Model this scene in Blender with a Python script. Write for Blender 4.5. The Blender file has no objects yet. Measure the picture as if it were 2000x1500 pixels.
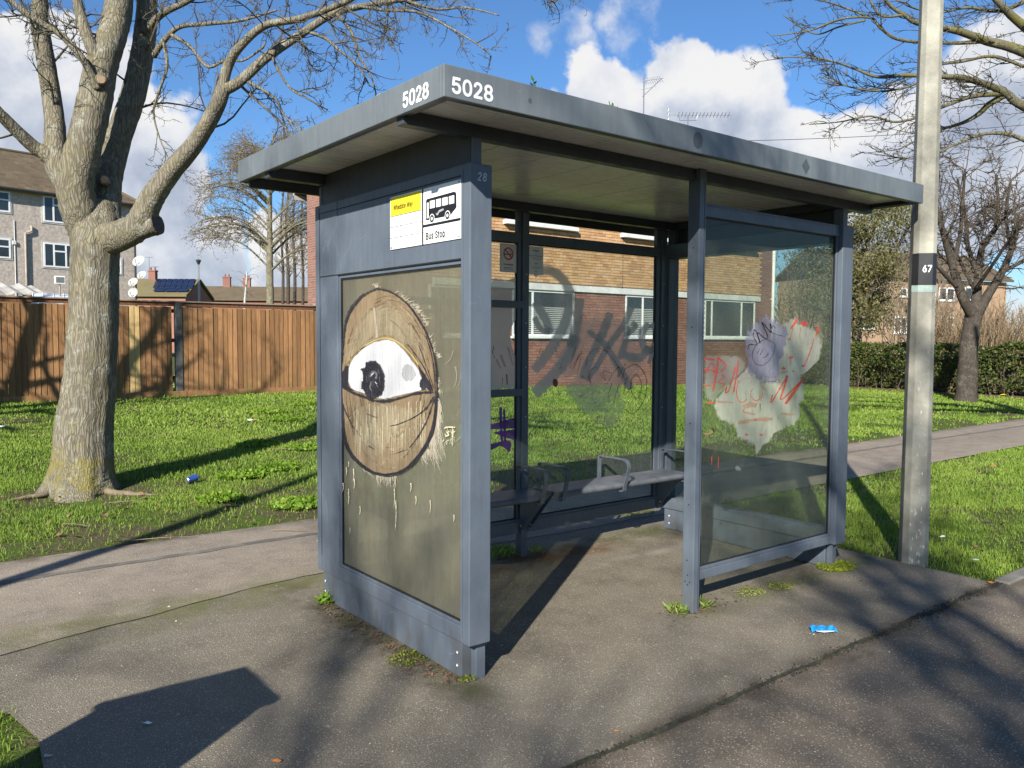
import bpy, math, random
import numpy as np
from mathutils import Vector, Matrix

random.seed(7)
RNG = np.random.default_rng(7)
R = math.radians
SC = bpy.context.scene
COL = SC.collection

# ------------------------------------------------------------------ camera
# world: X runs along the shelter's front, Y to its back, Z up; origin at the shelter's front corner
CAM = np.array([-2.0538, -2.9204, 1.55])
FPX, YAW, PITCH, ROLL = 1589.53, 0.6648, -0.0556, 0.0054     # focal length in pixels of the 2000 px photograph
CF = np.array([math.sin(YAW)*math.cos(PITCH), math.cos(YAW)*math.cos(PITCH), math.sin(PITCH)])
_r = np.array([math.cos(YAW), -math.sin(YAW), 0.0]); _u = np.cross(_r, CF)
CR = _r*math.cos(ROLL) + _u*math.sin(ROLL)
CU = -_r*math.sin(ROLL) + _u*math.cos(ROLL)
cam_data = bpy.data.cameras.new('camera')
cam = bpy.data.objects.new('camera', cam_data); COL.objects.link(cam)
cam_data.sensor_fit = 'HORIZONTAL'; cam_data.sensor_width = 36.0
cam_data.lens = 36.0*FPX/2000.0
cam_data.clip_start = 0.05; cam_data.clip_end = 2000.0
cam.matrix_world = Matrix(((CR[0], CU[0], -CF[0], CAM[0]), (CR[1], CU[1], -CF[1], CAM[1]), (CR[2], CU[2], -CF[2], CAM[2]), (0, 0, 0, 1)))
SC.camera = cam

# pixel of the photograph -> point on a known plane, or at a known distance
def ray(x, y): return CF + CR*(x-1000)/FPX - CU*(y-750)/FPX
def onz(x, y, z=0.0): d = ray(x, y); return CAM + d*((z-CAM[2])/d[2])
def ony(x, y, Y): d = ray(x, y); return CAM + d*((Y-CAM[1])/d[1])
def onx(x, y, X): d = ray(x, y); return CAM + d*((X-CAM[0])/d[0])
def at(x, y, D): return CAM + ray(x, y)*D
def onplane(x, y, P0, n): d = ray(x, y); return CAM + d*(np.dot(P0-CAM, n)/np.dot(d, n))

# ------------------------------------------------------------------ node helper
class NT:
    def __init__(s, tree): s.t = tree; tree.nodes.clear()
    def n(s, typ, ins=None, **props):
        nd = s.t.nodes.new(typ)
        for k, v in props.items(): setattr(nd, k, v)
        for k, v in (ins or {}).items():
            so = nd.inputs[k]
            if isinstance(v, bpy.types.NodeSocket): s.t.links.new(v, so)
            elif v is not None:
                if so.type == 'RGBA' and hasattr(v, '__len__') and len(v) == 3: v = (*v, 1)
                so.default_value = v
        return nd
    def pos(s): return s.n('ShaderNodeNewGeometry').outputs['Position']
    def obj(s): return s.n('ShaderNodeTexCoord').outputs['Object']
    def rnd(s): return s.n('ShaderNodeObjectInfo').outputs['Random']
    def attr(s, name): return s.n('ShaderNodeAttribute', attribute_name=name).outputs['Fac']
    def map(s, v, sc=(1, 1, 1), lo=(0, 0, 0), rot=(0, 0, 0)): return s.n('ShaderNodeMapping', {'Vector': v, 'Scale': sc, 'Location': lo, 'Rotation': rot}).outputs[0]
    def noise(s, v, scale, detail=4, rough=.55, dist=0): return s.n('ShaderNodeTexNoise', {'Vector': v, 'Scale': scale, 'Detail': detail, 'Roughness': rough, 'Distortion': dist}).outputs[0]
    def vor(s, v, scale, out='Distance', **k): return s.n('ShaderNodeTexVoronoi', {'Vector': v, 'Scale': scale}, **k).outputs[out]
    def ramp(s, f, stops, interp='LINEAR'):
        nd = s.n('ShaderNodeValToRGB', {'Fac': f}); cr = nd.color_ramp; cr.interpolation = interp
        while len(cr.elements) < len(stops): cr.elements.new(.5)
        for e, (p, c) in zip(cr.elements, stops):
            e.position = p; e.color = (c, c, c, 1) if not hasattr(c, '__len__') else (*c[:3], 1)
        return nd.outputs[0]
    def mix(s, f, a, b, mode='MIX'):
        nd = s.t.nodes.new('ShaderNodeMix'); nd.data_type = 'RGBA'; nd.blend_type = mode
        for i, v in ((0, f), (6, a), (7, b)):
            if isinstance(v, bpy.types.NodeSocket): s.t.links.new(v, nd.inputs[i])
            else: nd.inputs[i].default_value = v if i == 0 else (*v[:3], 1)
        return nd.outputs[2]
    def math(s, op, a, b=None, clamp=False):
        nd = s.n('ShaderNodeMath', operation=op, use_clamp=clamp)
        for i, v in ((0, a), (1, b)):
            if isinstance(v, bpy.types.NodeSocket): s.t.links.new(v, nd.inputs[i])
            elif v is not None: nd.inputs[i].default_value = v
        return nd.outputs[0]
    def mapr(s, v, a, b, c=0., d=1., interp='SMOOTHSTEP'):
        return s.n('ShaderNodeMapRange', {'Value': v, 'From Min': a, 'From Max': b, 'To Min': c, 'To Max': d}, interpolation_type=interp, clamp=True).outputs[0] if interp == 'LINEAR' else s.n('ShaderNodeMapRange', {'Value': v, 'From Min': a, 'From Max': b, 'To Min': c, 'To Max': d}, interpolation_type=interp).outputs[0]
    def bump(s, h, strength=.5, dist=.01): return s.n('ShaderNodeBump', {'Height': h, 'Strength': strength, 'Distance': dist}).outputs[0]
    def sep(s, v): return s.n('ShaderNodeSeparateXYZ', {'Vector': v}).outputs
    def pbsdf(s, **k):
        names = dict(base='Base Color', rough='Roughness', metal='Metallic', normal='Normal', alpha='Alpha', spec='Specular IOR Level', coat='Coat Weight', sheen='Sheen Weight', emit='Emission Color', estr='Emission Strength', trans='Transmission Weight')
        return s.n('ShaderNodeBsdfPrincipled', {names[a]: b for a, b in k.items()}).outputs[0]
    def out(s, sh): s.n('ShaderNodeOutputMaterial', {'Surface': sh})

MATS = {}
def new_mat(name):
    m = bpy.data.materials.new(name); m.use_nodes = True; MATS[name] = m
    return m, NT(m.node_tree)

def simple(name, base, rough=.6, var=.12, vscale=6., bump=0., bscale=60., metal=0., spec=.5, per_obj=0.):
    m, t = new_mat(name)
    p = t.pos()
    f = t.noise(p, vscale, 5, .6)
    lo = [max(0, c*(1-var*1.6)) for c in base]; hi = [min(1, c*(1+var*1.6)) for c in base]
    c = t.ramp(f, [(.25, lo), (.75, hi)])
    if per_obj:
        c = t.mix(1., c, t.ramp(t.rnd(), [(0, 1-per_obj), (1, 1.0)]), 'MULTIPLY')
    k = dict(base=c, rough=rough, metal=metal, spec=spec)
    if bump: k['normal'] = t.bump(t.noise(p, bscale, 4), bump, .01)
    t.out(t.pbsdf(**k))
    return m

# ------------------------------------------------------------------ sky and sun
SUN_AZ, SUN_EL = R(54.5), R(29.6)            # heading of the shadows from +Y towards +X; height of the sun
SD = np.array([math.cos(SUN_EL)*math.sin(SUN_AZ), math.cos(SUN_EL)*math.cos(SUN_AZ), -math.sin(SUN_EL)])
sl = bpy.data.lights.new('sun', 'SUN'); sl.energy = 5.0; sl.angle = R(.53); sl.color = (1.0, .945, .86)
sun = bpy.data.objects.new('sun', sl); COL.objects.link(sun)
sun.rotation_euler = Vector(SD).to_track_quat('-Z', 'Y').to_euler(); sun.location = (-12, -9, 10)

world = bpy.data.worlds.new('World'); SC.world = world; world.use_nodes = True
def build_sky():
    t = NT(world.node_tree)
    sky = t.n('ShaderNodeTexSky', sky_type='NISHITA', sun_disc=False, sun_elevation=SUN_EL, sun_rotation=SUN_AZ+math.pi, altitude=80, air_density=1.0, dust_density=.35, ozone_density=2.2).outputs[0]
    sky = t.mix(1., sky, (.80, 1.18, 1.58), 'MULTIPLY')
    d = t.n('ShaderNodeTexCoord').outputs['Generated']
    wob = t.n('ShaderNodeTexNoise', {'Vector': d, 'Scale': 9., 'Detail': 5, 'Roughness': .55}).outputs['Color']
    w1 = t.n('ShaderNodeVectorMath', {0: wob, 1: (.5, .5, .5)}, operation='SUBTRACT').outputs[0]
    w1 = t.n('ShaderNodeVectorMath', {0: w1, 'Scale': .14}, operation='SCALE').outputs[0]
    dw = t.n('ShaderNodeVectorMath', {0: d, 1: w1}, operation='ADD').outputs[0]
    dw = t.n('ShaderNodeVectorMath', {0: dw}, operation='NORMALIZE').outputs[0]
    # cumulus heaps, each a direction in the sky with an angular radius
    heaps = [(1170, 190, 75), (1330, 165, 72), (1440, 210, 85), (1250, 290, 140), (1420, 320, 120), (1540, 310, 90), (1130, 320, 110), (1690, 350, 110), (1840, 270, 105), (1960, 170, 105), (1990, 300, 150),
             (1800, 400, 130), (30, 230, 150), (-80, 330, 170), (190, 270, 130), (300, 300, 100), (340, 450, 70), (420, 450, 55), (400, 530, 70), (560, 520, 70), (250, 500, 90), (640, 570, 70), (90, 130, 80)]
    def heap_density(vec):
        acc = None
        for x, y, r in heaps:
            c = ray(x, y); c = c/np.linalg.norm(c); a = math.atan(r/FPX)
            dt = t.n('ShaderNodeVectorMath', {0: vec, 1: tuple(c)}, operation='DOT_PRODUCT').outputs['Value']
            v = t.mapr(dt, math.cos(a*1.35), math.cos(a*.30))
            acc = v if acc is None else t.math('MAXIMUM', acc, v)
        return acc
    acc = heap_density(dw)
    up = t.n('ShaderNodeVectorMath', {0: dw, 1: (0, 0, .05)}, operation='ADD').outputs[0]
    above = heap_density(t.n('ShaderNodeVectorMath', {0: up}, operation='NORMALIZE').outputs[0])
    # thin wisps near the top of the view
    for x, y, r in [(1100, 75, 60), (1250, 45, 65), (1060, 60, 50)]:
        c = ray(x, y); c = c/np.linalg.norm(c); a = math.atan(r/FPX)
        dt = t.n('ShaderNodeVectorMath', {0: dw, 1: tuple(c)}, operation='DOT_PRODUCT').outputs['Value']
        acc = t.math('MAXIMUM', acc, t.math('MULTIPLY', t.mapr(dt, math.cos(a*1.4), math.cos(a*.2)), .36))
    # the same broken cumulus all round the rest of the sky
    z = t.sep(d)[2]
    flat = t.n('ShaderNodeVectorMath', {0: d, 1: (1, 1, 1.8)}, operation='MULTIPLY').outputs[0]
    field = t.mapr(t.noise(flat, 3.2, 7, .55), .58, .72)
    c = CF/np.linalg.norm(CF)
    dt = t.n('ShaderNodeVectorMath', {0: d, 1: tuple(c)}, operation='DOT_PRODUCT').outputs['Value']
    away = t.mapr(dt, math.cos(R(46)), math.cos(R(40)), 1., 0.)
    acc = t.math('MAXIMUM', acc, t.math('MULTIPLY', field, away))
    acc = t.math('MAXIMUM', acc, t.mapr(z, .0, .12, .5, 0.))
    fine = t.noise(d, 15., 7, .58)
    dens = t.math('ADD', t.math('MULTIPLY', acc, 1.35), t.math('MULTIPLY', t.math('SUBTRACT', fine, .5), 1.5))
    mask = t.mapr(dens, .22, .80)
    body = t.noise(d, 13., 6, .55)
    lit = t.math('ADD', t.math('MULTIPLY', t.math('SUBTRACT', body, .5), 1.5), t.math('ADD', .74, t.math('MULTIPLY', above, -.42)))
    ccol = t.ramp(lit, [(.10, (3.6, 4.1, 5.2)), (.35, (5.2, 5.7, 6.7)), (.58, (7.4, 7.6, 8.1)), (.80, (8.9, 8.8, 8.7))])
    cloudy = t.mix(1., ccol, (1.12, 1.12, 1.12), 'MULTIPLY')
    col = t.mix(t.math('MULTIPLY', mask, .96), sky, cloudy)
    bg = t.n('ShaderNodeBackground', {'Color': col, 'Strength': .05}).outputs[0]
    t.n('ShaderNodeOutputWorld', {'Surface': bg})
build_sky()
vs = SC.view_settings
vs.view_transform = 'Standard'; vs.look = 'None'; vs.exposure = .90; vs.gamma = 1.0; vs.use_curve_mapping = False
SC.cycles.max_bounces = 8; SC.cycles.transparent_max_bounces = 32; SC.cycles.diffuse_bounces = 2; SC.cycles.glossy_bounces = 4
SC.cycles.use_denoising = True; SC.cycles.caustics_reflective = False; SC.cycles.caustics_refractive = False
SC.cycles.sample_clamp_indirect = 6.0
SC.render.film_transparent = False

# ------------------------------------------------------------------ mesh helpers
CUBE_F = np.array([(0, 2, 3, 1), (4, 5, 7, 6), (0, 1, 5, 4), (2, 6, 7, 3), (0, 4, 6, 2), (1, 3, 7, 5)])
class MB:
    """collects shapes; build() links them as one mesh object"""
    def __init__(s): s.v = []; s.q = []; s.tr = []; s.n = 0; s.ng = []; s.a = []
    def add(s, v, quads=None, tris=None, a=None):
        v = np.asarray(v, float).reshape(-1, 3)
        if quads is not None and len(quads): s.q.append(np.asarray(quads, int)+s.n)
        if tris is not None and len(tris): s.tr.append(np.asarray(tris, int)+s.n)
        s.v.append(v); s.a.append(np.full(len(v), .5) if a is None else np.broadcast_to(np.asarray(a, float), (len(v),)).copy()); s.n += len(v)
        return s
    def box(s, x0, x1, y0, y1, z0, z1, a=None):
        v = [(x, y, z) for x in (x0, x1) for y in (y0, y1) for z in (z0, z1)]
        return s.add(v, CUBE_F, a=a)
    def obox(s, c, ax, ay, az, a=None):      # oriented box: centre and three half-vectors
        c, ax, ay, az = (np.asarray(q, float) for q in (c, ax, ay, az))
        if np.dot(np.cross(ax, ay), az) < 0: ax = -ax
        v = [c+i*ax+j*ay+k*az for i in (-1, 1) for j in (-1, 1) for k in (-1, 1)]
        return s.add(v, CUBE_F, a=a)
    def ngon(s, pts):
        s.ng.append(list(range(s.n, s.n+len(pts)))); s.v.append(np.asarray(pts, float)); s.a.append(np.full(len(pts), .5)); s.n += len(pts); return s
    def prism(s, pts, off):                  # closed outline extruded along off
        p = np.asarray(pts, float); o = np.asarray(off, float); n = len(p); b = s.n
        s.v += [p, p+o]; s.a.append(np.full(2*n, .5)); s.n += 2*n
        s.ng.append([b+i for i in range(n)][::-1]); s.ng.append([b+n+i for i in range(n)])
        s.q.append(np.array([(b+i, b+(i+1) % n, b+n+(i+1) % n, b+n+i) for i in range(n)])); return s
    def tube(s, pts, rad, sides=6, a=None, cap=True, fl=None):
        P = np.asarray(pts, float); n = len(P); rad = np.broadcast_to(np.asarray(rad, float), (n,))
        T = np.empty_like(P); T[1:-1] = P[2:]-P[:-2]; T[0] = P[1]-P[0]; T[-1] = P[-1]-P[-2]
        T /= np.linalg.norm(T, axis=1)[:, None]+1e-12
        ref = np.array([0, 0, 1.]) if abs(T[0, 2]) < .9 else np.array([1., 0, 0])
        U = np.empty_like(P); u = np.cross(ref, T[0]); u /= np.linalg.norm(u)
        for i in range(n):
            u = u-T[i]*np.dot(u, T[i]); u = u/(np.linalg.norm(u)+1e-12); U[i] = u
        W = np.cross(T, U)
        ang = np.arange(sides)*2*math.pi/sides
        rr = rad[:, None] if fl is None else rad[:, None]*fl
        ring = P[:, None, :] + (U[:, None, :]*np.cos(ang)[None, :, None] + W[:, None, :]*np.sin(ang)[None, :, None])*rr[:, :, None]
        i = np.arange(n-1)[:, None]*sides; j = np.arange(sides)[None, :]; k = (j+1) % sides
        q = np.stack([i+j, i+k, i+sides+k, i+sides+j], -1).reshape(-1, 4)
        b = s.n
        s.add(ring, q, a=a)
        if cap:
            s.ng.append([b+t for t in range(sides)][::-1]); s.ng.append([b+(n-1)*sides+t for t in range(sides)])
        return s
    def lathe(s, prof, c, sides=12, axis=2): # profile of (radius, height)
        v = []
        for r, h in prof:
            for k in range(sides):
                t = 2*math.pi*k/sides; p = [r*math.cos(t), r*math.sin(t), h]
                if axis == 0: p = [p[2], p[0], p[1]]
                if axis == 1: p = [p[0], p[2], p[1]]
                v.append((c[0]+p[0], c[1]+p[1], c[2]+p[2]))
        q = [(i*sides+k, i*sides+(k+1) % sides, (i+1)*sides+(k+1) % sides, (i+1)*sides+k) for i in range(len(prof)-1) for k in range(sides)]
        return s.add(v, q)
    def build(s, name, m=None, parent=None, smooth=False, bevel=0., label=None, kind=None):
        V = np.concatenate(s.v); me = bpy.data.meshes.new(name)
        loops = []; starts = []; tot = []; ls = 0
        for arr, k in ((s.q, 4), (s.tr, 3)):
            if arr:
                A = np.concatenate(arr); loops.append(A.ravel()); starts.append(ls+np.arange(len(A))*k); tot.append(np.full(len(A), k)); ls += A.size
        for g in s.ng: loops.append(np.array(g)); starts.append(np.array([ls])); tot.append(np.array([len(g)])); ls += len(g)
        L = np.concatenate(loops); S_ = np.concatenate(starts)
        me.vertices.add(len(V)); me.vertices.foreach_set('co', V.ravel())
        me.loops.add(len(L)); me.loops.foreach_set('vertex_index', L.astype(np.int32))
        me.polygons.add(len(S_)); me.polygons.foreach_set('loop_start', S_.astype(np.int32))
        me.polygons.foreach_set('use_smooth', np.full(len(S_), bool(smooth)))
        at_ = me.attributes.new('rnd', 'FLOAT', 'POINT'); at_.data.foreach_set('value', np.concatenate(s.a))
        me.update(calc_edges=True); me.validate()
        if m is not None: me.materials.append(MATS[m] if isinstance(m, str) else m)
        o = bpy.data.objects.new(name, me); COL.objects.link(o)
        if parent is not None: o.parent = parent
        if bevel:
            b = o.modifiers.new('bevel', 'BEVEL'); b.width = bevel; b.segments = 2; b.limit_method = 'ANGLE'; b.angle_limit = R(40)
        if label: o['label'] = label
        if kind: o['kind'] = kind
        return o

def empty(name, loc=(0, 0, 0), rz=0., label=None, cat=None, group=None):
    o = bpy.data.objects.new(name, None); COL.objects.link(o); o.location = loc; o.rotation_euler = (0, 0, rz)
    o.empty_display_size = .2
    if label: tag(o, label, cat, group)
    return o
def tag(o, label, cat, group=None):
    o['label'] = label; o['category'] = cat
    if group: o['group'] = group
    return o
def struct(o): o['kind'] = 'structure'; return o
def bx(name, m, parent, x0, x1, y0, y1, z0, z1, bevel=.003, **k): return MB().box(x0, x1, y0, y1, z0, z1).build(name, m, parent, bevel=bevel, **k)

UNIT = {}
def unit_cube(m):
    if m not in UNIT:
        o = MB().box(-.5, .5, -.5, .5, -.5, .5).build('piece', m); UNIT[m] = o.data; bpy.data.objects.remove(o)
    return UNIT[m]
def pieces(name, m, parent, boxes, key=None, limit=300, rot=None):
    """boxes of (centre, size): the first `limit` by key are objects of their own with shared mesh data, the rest one joined part"""
    if key: boxes = sorted(boxes, key=key)
    me = unit_cube(m)
    for c, sz in boxes[:limit]:
        o = bpy.data.objects.new(name, me); COL.objects.link(o); o.parent = parent; o.location = c; o.scale = sz
        if rot: o.rotation_euler = rot
    if len(boxes) > limit:
        b = MB(); M = None
        if rot: M = np.array(Matrix.Rotation(rot[0], 3, 'X'))
        for c, sz in boxes[limit:]:
            h = np.array(sz)/2; ax = np.diag(h)
            if M is not None: ax = (M@ax.T).T
            b.obox(c, ax[0], ax[1], ax[2], a=random.random())
        b.build(name+'_field', m, parent, kind='stuff')

import os
try: FONT = bpy.data.fonts.load(os.path.join(bpy.utils.resource_path('LOCAL'), 'datafiles', 'fonts', 'Inter.woff2'))   # Blender's own interface face
except Exception: FONT = None
def text(body, size, o, u, v, m, parent, bold=0., name='lettering', sx=1., space=1., ctr=False):
    """flat lettering as a mesh: o origin, u reading direction, v up"""
    c = bpy.data.curves.new('t', 'FONT'); c.body = body; c.size = size; c.space_character = space; c.resolution_u = 3
    if FONT: c.font = FONT
    if ctr: c.align_x = 'CENTER'
    to = bpy.data.objects.new('t', c); COL.objects.link(to)
    bpy.context.view_layer.update()
    dg = bpy.context.evaluated_depsgraph_get(); me = bpy.data.meshes.new_from_object(to.evaluated_get(dg))
    bpy.data.objects.remove(to)
    u = np.asarray(u, float); v = np.asarray(v, float); o = np.asarray(o, float)
    co = np.empty(len(me.vertices)*3); me.vertices.foreach_get('co', co); co = co.reshape(-1, 3)
    w = o+co[:, :1]*sx*u+co[:, 1:2]*v
    if bold <= 0:
        me.vertices.foreach_set('co', w.ravel()); me.update(); me.materials.clear(); me.materials.append(MATS[m]); me.name = name
        ob = bpy.data.objects.new(name, me); COL.objects.link(ob); ob.parent = parent; return ob
    # heavier strokes: the same outline laid down several times round a small circle, each a hair proud of the last
    faces = [tuple(f.vertices) for f in me.polygons]; nrm = np.cross(u, v); b = MB(); k = 8
    for q in range(k):
        a = 2*math.pi*q/k; b.ng += [[i+b.n for i in f] for f in faces]
        b.v.append(w+u*bold*math.cos(a)+v*bold*math.sin(a)+nrm*.00004*q); b.a.append(np.full(len(w), .5)); b.n += len(w)
    bpy.data.meshes.remove(me); return b.build(name, m, parent)

def smoothstep(a, b, x): t = np.clip((x-a)/(b-a), 0, 1); return t*t*(3-2*t)
def gz(x, y):
    """lawn height: rises from the path to the fence, less so towards the right-hand hedge"""
    s = np.interp(x, [-60, 5, 16.5, 23, 60], [1, 1, .42, .1, 0]); return s*np.clip(np.asarray(y)-3.6, 0, 9.6)*.048

# ------------------------------------------------------------------ materials
def m_paint(name, base, rough=.38):
    m, t = new_mat(name); p = t.pos()
    a = t.noise(p, 3.1, 5, .6); b = t.noise(t.map(p, (9, 9, 1.2)), 3.0, 5, .65)
    f = t.math('ADD', t.math('MULTIPLY', a, .5), t.math('MULTIPLY', b, .5))
    lo = [c*.78 for c in base]; hi = [c*1.16 for c in base]
    c = t.ramp(f, [(.3, lo), (.7, hi)])
    # pale scratches and grime specks
    sc = t.vor(t.map(p, (7, 7, 2.2), rot=(.4, .3, .5)), 3.4, feature='DISTANCE_TO_EDGE')
    scr = t.math('MULTIPLY', t.mapr(sc, .0, .006, 1., 0.), t.mapr(t.noise(p, 5.0, 3), .56, .66))
    c = t.mix(t.math('MULTIPLY', scr, .6), c, [min(1, x*2.6) for x in base])
    sp = t.mapr(t.noise(p, 85, 3, .7), .70, .76)
    c = t.mix(t.math('MULTIPLY', sp, .5), c, (.05, .048, .042))
    sz = t.sep(p)[2]
    grime = t.math('MULTIPLY', t.mapr(sz, .0, .34, 1., 0.), t.mapr(t.noise(t.map(p, (7, 7, 3)), 1.6, 5, .65), .40, .68))
    c = t.mix(t.math('MULTIPLY', grime, .55), c, (.075, .066, .048))
    rg = t.ramp(t.noise(p, 14, 4), [(.3, rough-.08), (.75, rough+.16)])
    t.out(t.pbsdf(base=c, rough=rg, spec=.32, normal=t.bump(t.noise(p, 220, 3), .05, .002)))
m_paint('shelter_shaded', (.050, .056, .066)); m_paint('shelter_paint', (.104, .126, .155)); m_paint('fascia_paint', (.140, .160, .170), .46)  # first: shelter paint with the shade under the roof put into its colour

def m_soffit():
    m, t = new_mat('soffit'); p = t.pos()
    st = t.noise(t.map(p, (1.2, 30, 1), rot=(0, 0, .12)), 2.2, 5, .7)
    c = t.ramp(st, [(.3, (.62, .60, .56)), (.62, (.80, .77, .73))])
    line = t.mapr(t.noise(t.map(p, (1.0, 70, 1), rot=(0, 0, .18)), 1.3, 3, .8), .66, .72)
    c = t.mix(t.math('MULTIPLY', line, .5), c, (.78, .74, .60))
    blotch = t.mapr(t.noise(p, 1.7, 5, .6), .48, .66)
    c = t.mix(t.math('MULTIPLY', blotch, .35), c, (.27, .27, .23))
    t.out(t.pbsdf(base=c, rough=t.ramp(st, [(.3, .34), (.7, .2)]), spec=.5))
m_soffit()

def m_glass(name, tint, dirt_col, dirt, streak=.5, edge=.0, vlo=.3, vhi=.75):
    """clear sheet that lets sun through, with a film of dirt on it"""
    m, t = new_mat(name); p = t.pos()
    tr = t.n('ShaderNodeBsdfTransparent', {'Color': tint}).outputs[0]
    gl = t.n('ShaderNodeBsdfGlossy', {'Color': (1, 1, 1), 'Roughness': .03}).outputs[0]
    fr = t.n('ShaderNodeFresnel', {'IOR': 1.5}).outputs[0]
    front = t.math('SUBTRACT', 1., t.n('ShaderNodeNewGeometry').outputs['Backfacing'])
    base = t.n('ShaderNodeMixShader', {0: t.math('MULTIPLY', fr, front), 1: tr, 2: gl}).outputs[0]
    f1 = t.noise(p, 2.3, 6, .62); f2 = t.noise(t.map(p, (10, 10, .7)), 2.6, 5, .7)
    f = t.math('ADD', t.math('MULTIPLY', f1, 1-streak), t.math('MULTIPLY', f2, streak))
    amt = t.mapr(f, vlo, vhi, dirt*.55, dirt*1.25)
    sc = t.vor(t.map(p, (6, 6, 2.5), rot=(.5, .2, .7)), 4.4, feature='DISTANCE_TO_EDGE')
    scr = t.math('MULTIPLY', t.mapr(sc, .0, .005, 1., 0.), t.mapr(t.noise(p, 4.0, 3), .52, .64))
    amt = t.math('ADD', amt, t.math('MULTIPLY', scr, .16))
    sp = t.mapr(t.noise(t.map(p, (1, 1, .45)), 55, 3, .7), .74, .78)
    amt = t.math('MULTIPLY', t.math('ADD', amt, t.math('MULTIPLY', sp, .35), True), front)
    df = t.n('ShaderNodeBsdfDiffuse', {'Color': dirt_col}).outputs[0]
    tl = t.n('ShaderNodeBsdfTranslucent', {'Color': dirt_col}).outputs[0]
    film = t.n('ShaderNodeMixShader', {0: .35, 1: df, 2: tl}).outputs[0]
    t.out(t.n('ShaderNodeMixShader', {0: amt, 1: base, 2: film}).outputs[0])
m_glass('pane_end', (.82, .82, .77), (.66, .63, .54), .80, .28, vlo=.28, vhi=.74)
m_glass('pane_back', (.90, .93, .90), (.62, .62, .60), .17)
m_glass('pane_front', (.88, .91, .88), (.42, .43, .38), .20)
m_glass('pane_endright', (.86, .89, .84), (.34, .35, .29), .12)

def m_coat(name, col, alpha=.9, var=.25, streak=(1, 1, 1), sscale=8., lo=.25, hi=.6, rough=.6, fine=0., soft=.55, tlf=.15):
    """paint or ink lying on glass: patchy cover with streaks"""
    m, t = new_mat(name); p = t.pos()
    f = t.noise(t.map(p, streak), sscale, 6, .68)
    c = t.ramp(f, [(.25, [x*(1-var) for x in col]), (.75, [min(1, x*(1+var)) for x in col])])
    a = t.mapr(t.noise(t.map(p, streak, (3.1, 1.7, 2.2)), sscale*1.3, 6, .7), lo-.12, hi-.12, .15*alpha, alpha)
    ed = t.math('ADD', t.attr('rnd'), t.math('MULTIPLY', t.math('SUBTRACT', t.noise(p, 19., 7, .72), .5), soft*1.3))
    a = t.math('MULTIPLY', a, t.mapr(ed, .06, .56))
    if fine:
        a = t.math('MULTIPLY', a, t.mapr(t.noise(t.map(p, (1, 90, 2.0)), 3.0, 4, .7), .36, .52, 1-fine, 1.))
    sh = t.pbsdf(base=c, rough=rough, spec=.3)
    tl = t.n('ShaderNodeBsdfTranslucent', {'Color': c}).outputs[0]
    sh = t.n('ShaderNodeMixShader', {0: tlf, 1: sh, 2: tl}).outputs[0]
    tr = t.n('ShaderNodeBsdfTransparent').outputs[0]
    t.out(t.n('ShaderNodeMixShader', {0: a, 1: tr, 2: sh}).outputs[0])
V_ = (14, 14, .9)
m_coat('eye_brown', (.27, .195, .115), .93, .34, (7, 7, 2.2), 3.0, .10, .46, fine=.35)
m_coat('eye_umber', (.15, .098, .055), .62, .3, (8, 8, 4), 4.0, .30, .70, fine=.3, soft=1.)
m_coat('eye_tan', (.44, .37, .24), .62, .32, (10, 10, 1.6), 3.2, .38, .74, fine=.6, soft=1.2)
m_coat('eye_white', (.62, .62, .625), 1., .10, V_, 3., .05, .30, fine=.30, soft=.9)
m_coat('eye_black', (.030, .028, .036), .92, .5, V_, 5., .26, .56, fine=.35, soft=1.3)
m_coat('eye_grey', (.34, .34, .34), .50, .2, V_, 5., .35, .7, fine=.6, soft=1.6)
m_coat('eye_yellow', (.62, .50, .17), .75, .2, V_, 5., .2, .5)
m_coat('eye_feather', (.58, .51, .40), .75, .2, V_, 5., .36, .68, fine=.4, soft=.8)
m_coat('cream_paint', (.70, .63, .43), .95, .12, (1, 1, 1), 30., .05, .3)
m_coat('white_wash', (.52, .52, .41), .80, .22, (4, 4, 1.6), 2.6, .22, .66, soft=1.2)
m_coat('thin_shaded_wash', (.42, .42, .36), .48, .12, (2, 2, 1), 2.6, .05, .40)  # thinner, greyer overpaint with a cast shadow put into its colour
m_coat('lilac_wash', (.30, .295, .37), .78, .30, (5, 5, 2.5), 3.0, .24, .66, soft=1.5)
m_coat('red_ink', (.70, .085, .06), .80, .25, (3, 3, 5), 5., .26, .62, soft=.9)
m_coat('orange_smear', (.60, .28, .16), .42, .2, (3, 3, 5), 4., .3, .62)
m_coat('black_ink', (.02, .02, .022), .80, .3, (2, 2, 2), 14., .26, .6, soft=.8)
m_coat('thin_ink', (.03, .03, .03), .62, .3, (2, 2, 2), 14., .3, .6)
m_coat('grey_smear', (.64, .62, .59), .86, .10, (2, 2, 2), 2.4, .05, .46, tlf=.45, soft=.5)
m_coat('haze_smear', (.66, .65, .62), .40, .15, (1, 1, 1), 2.6, .3, .66, tlf=.45, soft=1.2)
m_coat('purple_ink', (.10, .025, .24), .94, .3, (2, 2, 2), 7., .1, .4)
m_coat('burn', (.07, .03, .012), .9, .5, (1, 1, 1), 30., .2, .5)
m_coat('scratch', (.45, .46, .45), .32, .1, (1, 1, 1), 60., .2, .55)
m_coat('ghost_mark', (.07, .08, .09), .45, .1, (1, 1, 1), 60., .25, .6)
m_coat('chalk', (.62, .64, .66), .95, .1, (1, 1, 1), 70., .3, .6)

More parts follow.
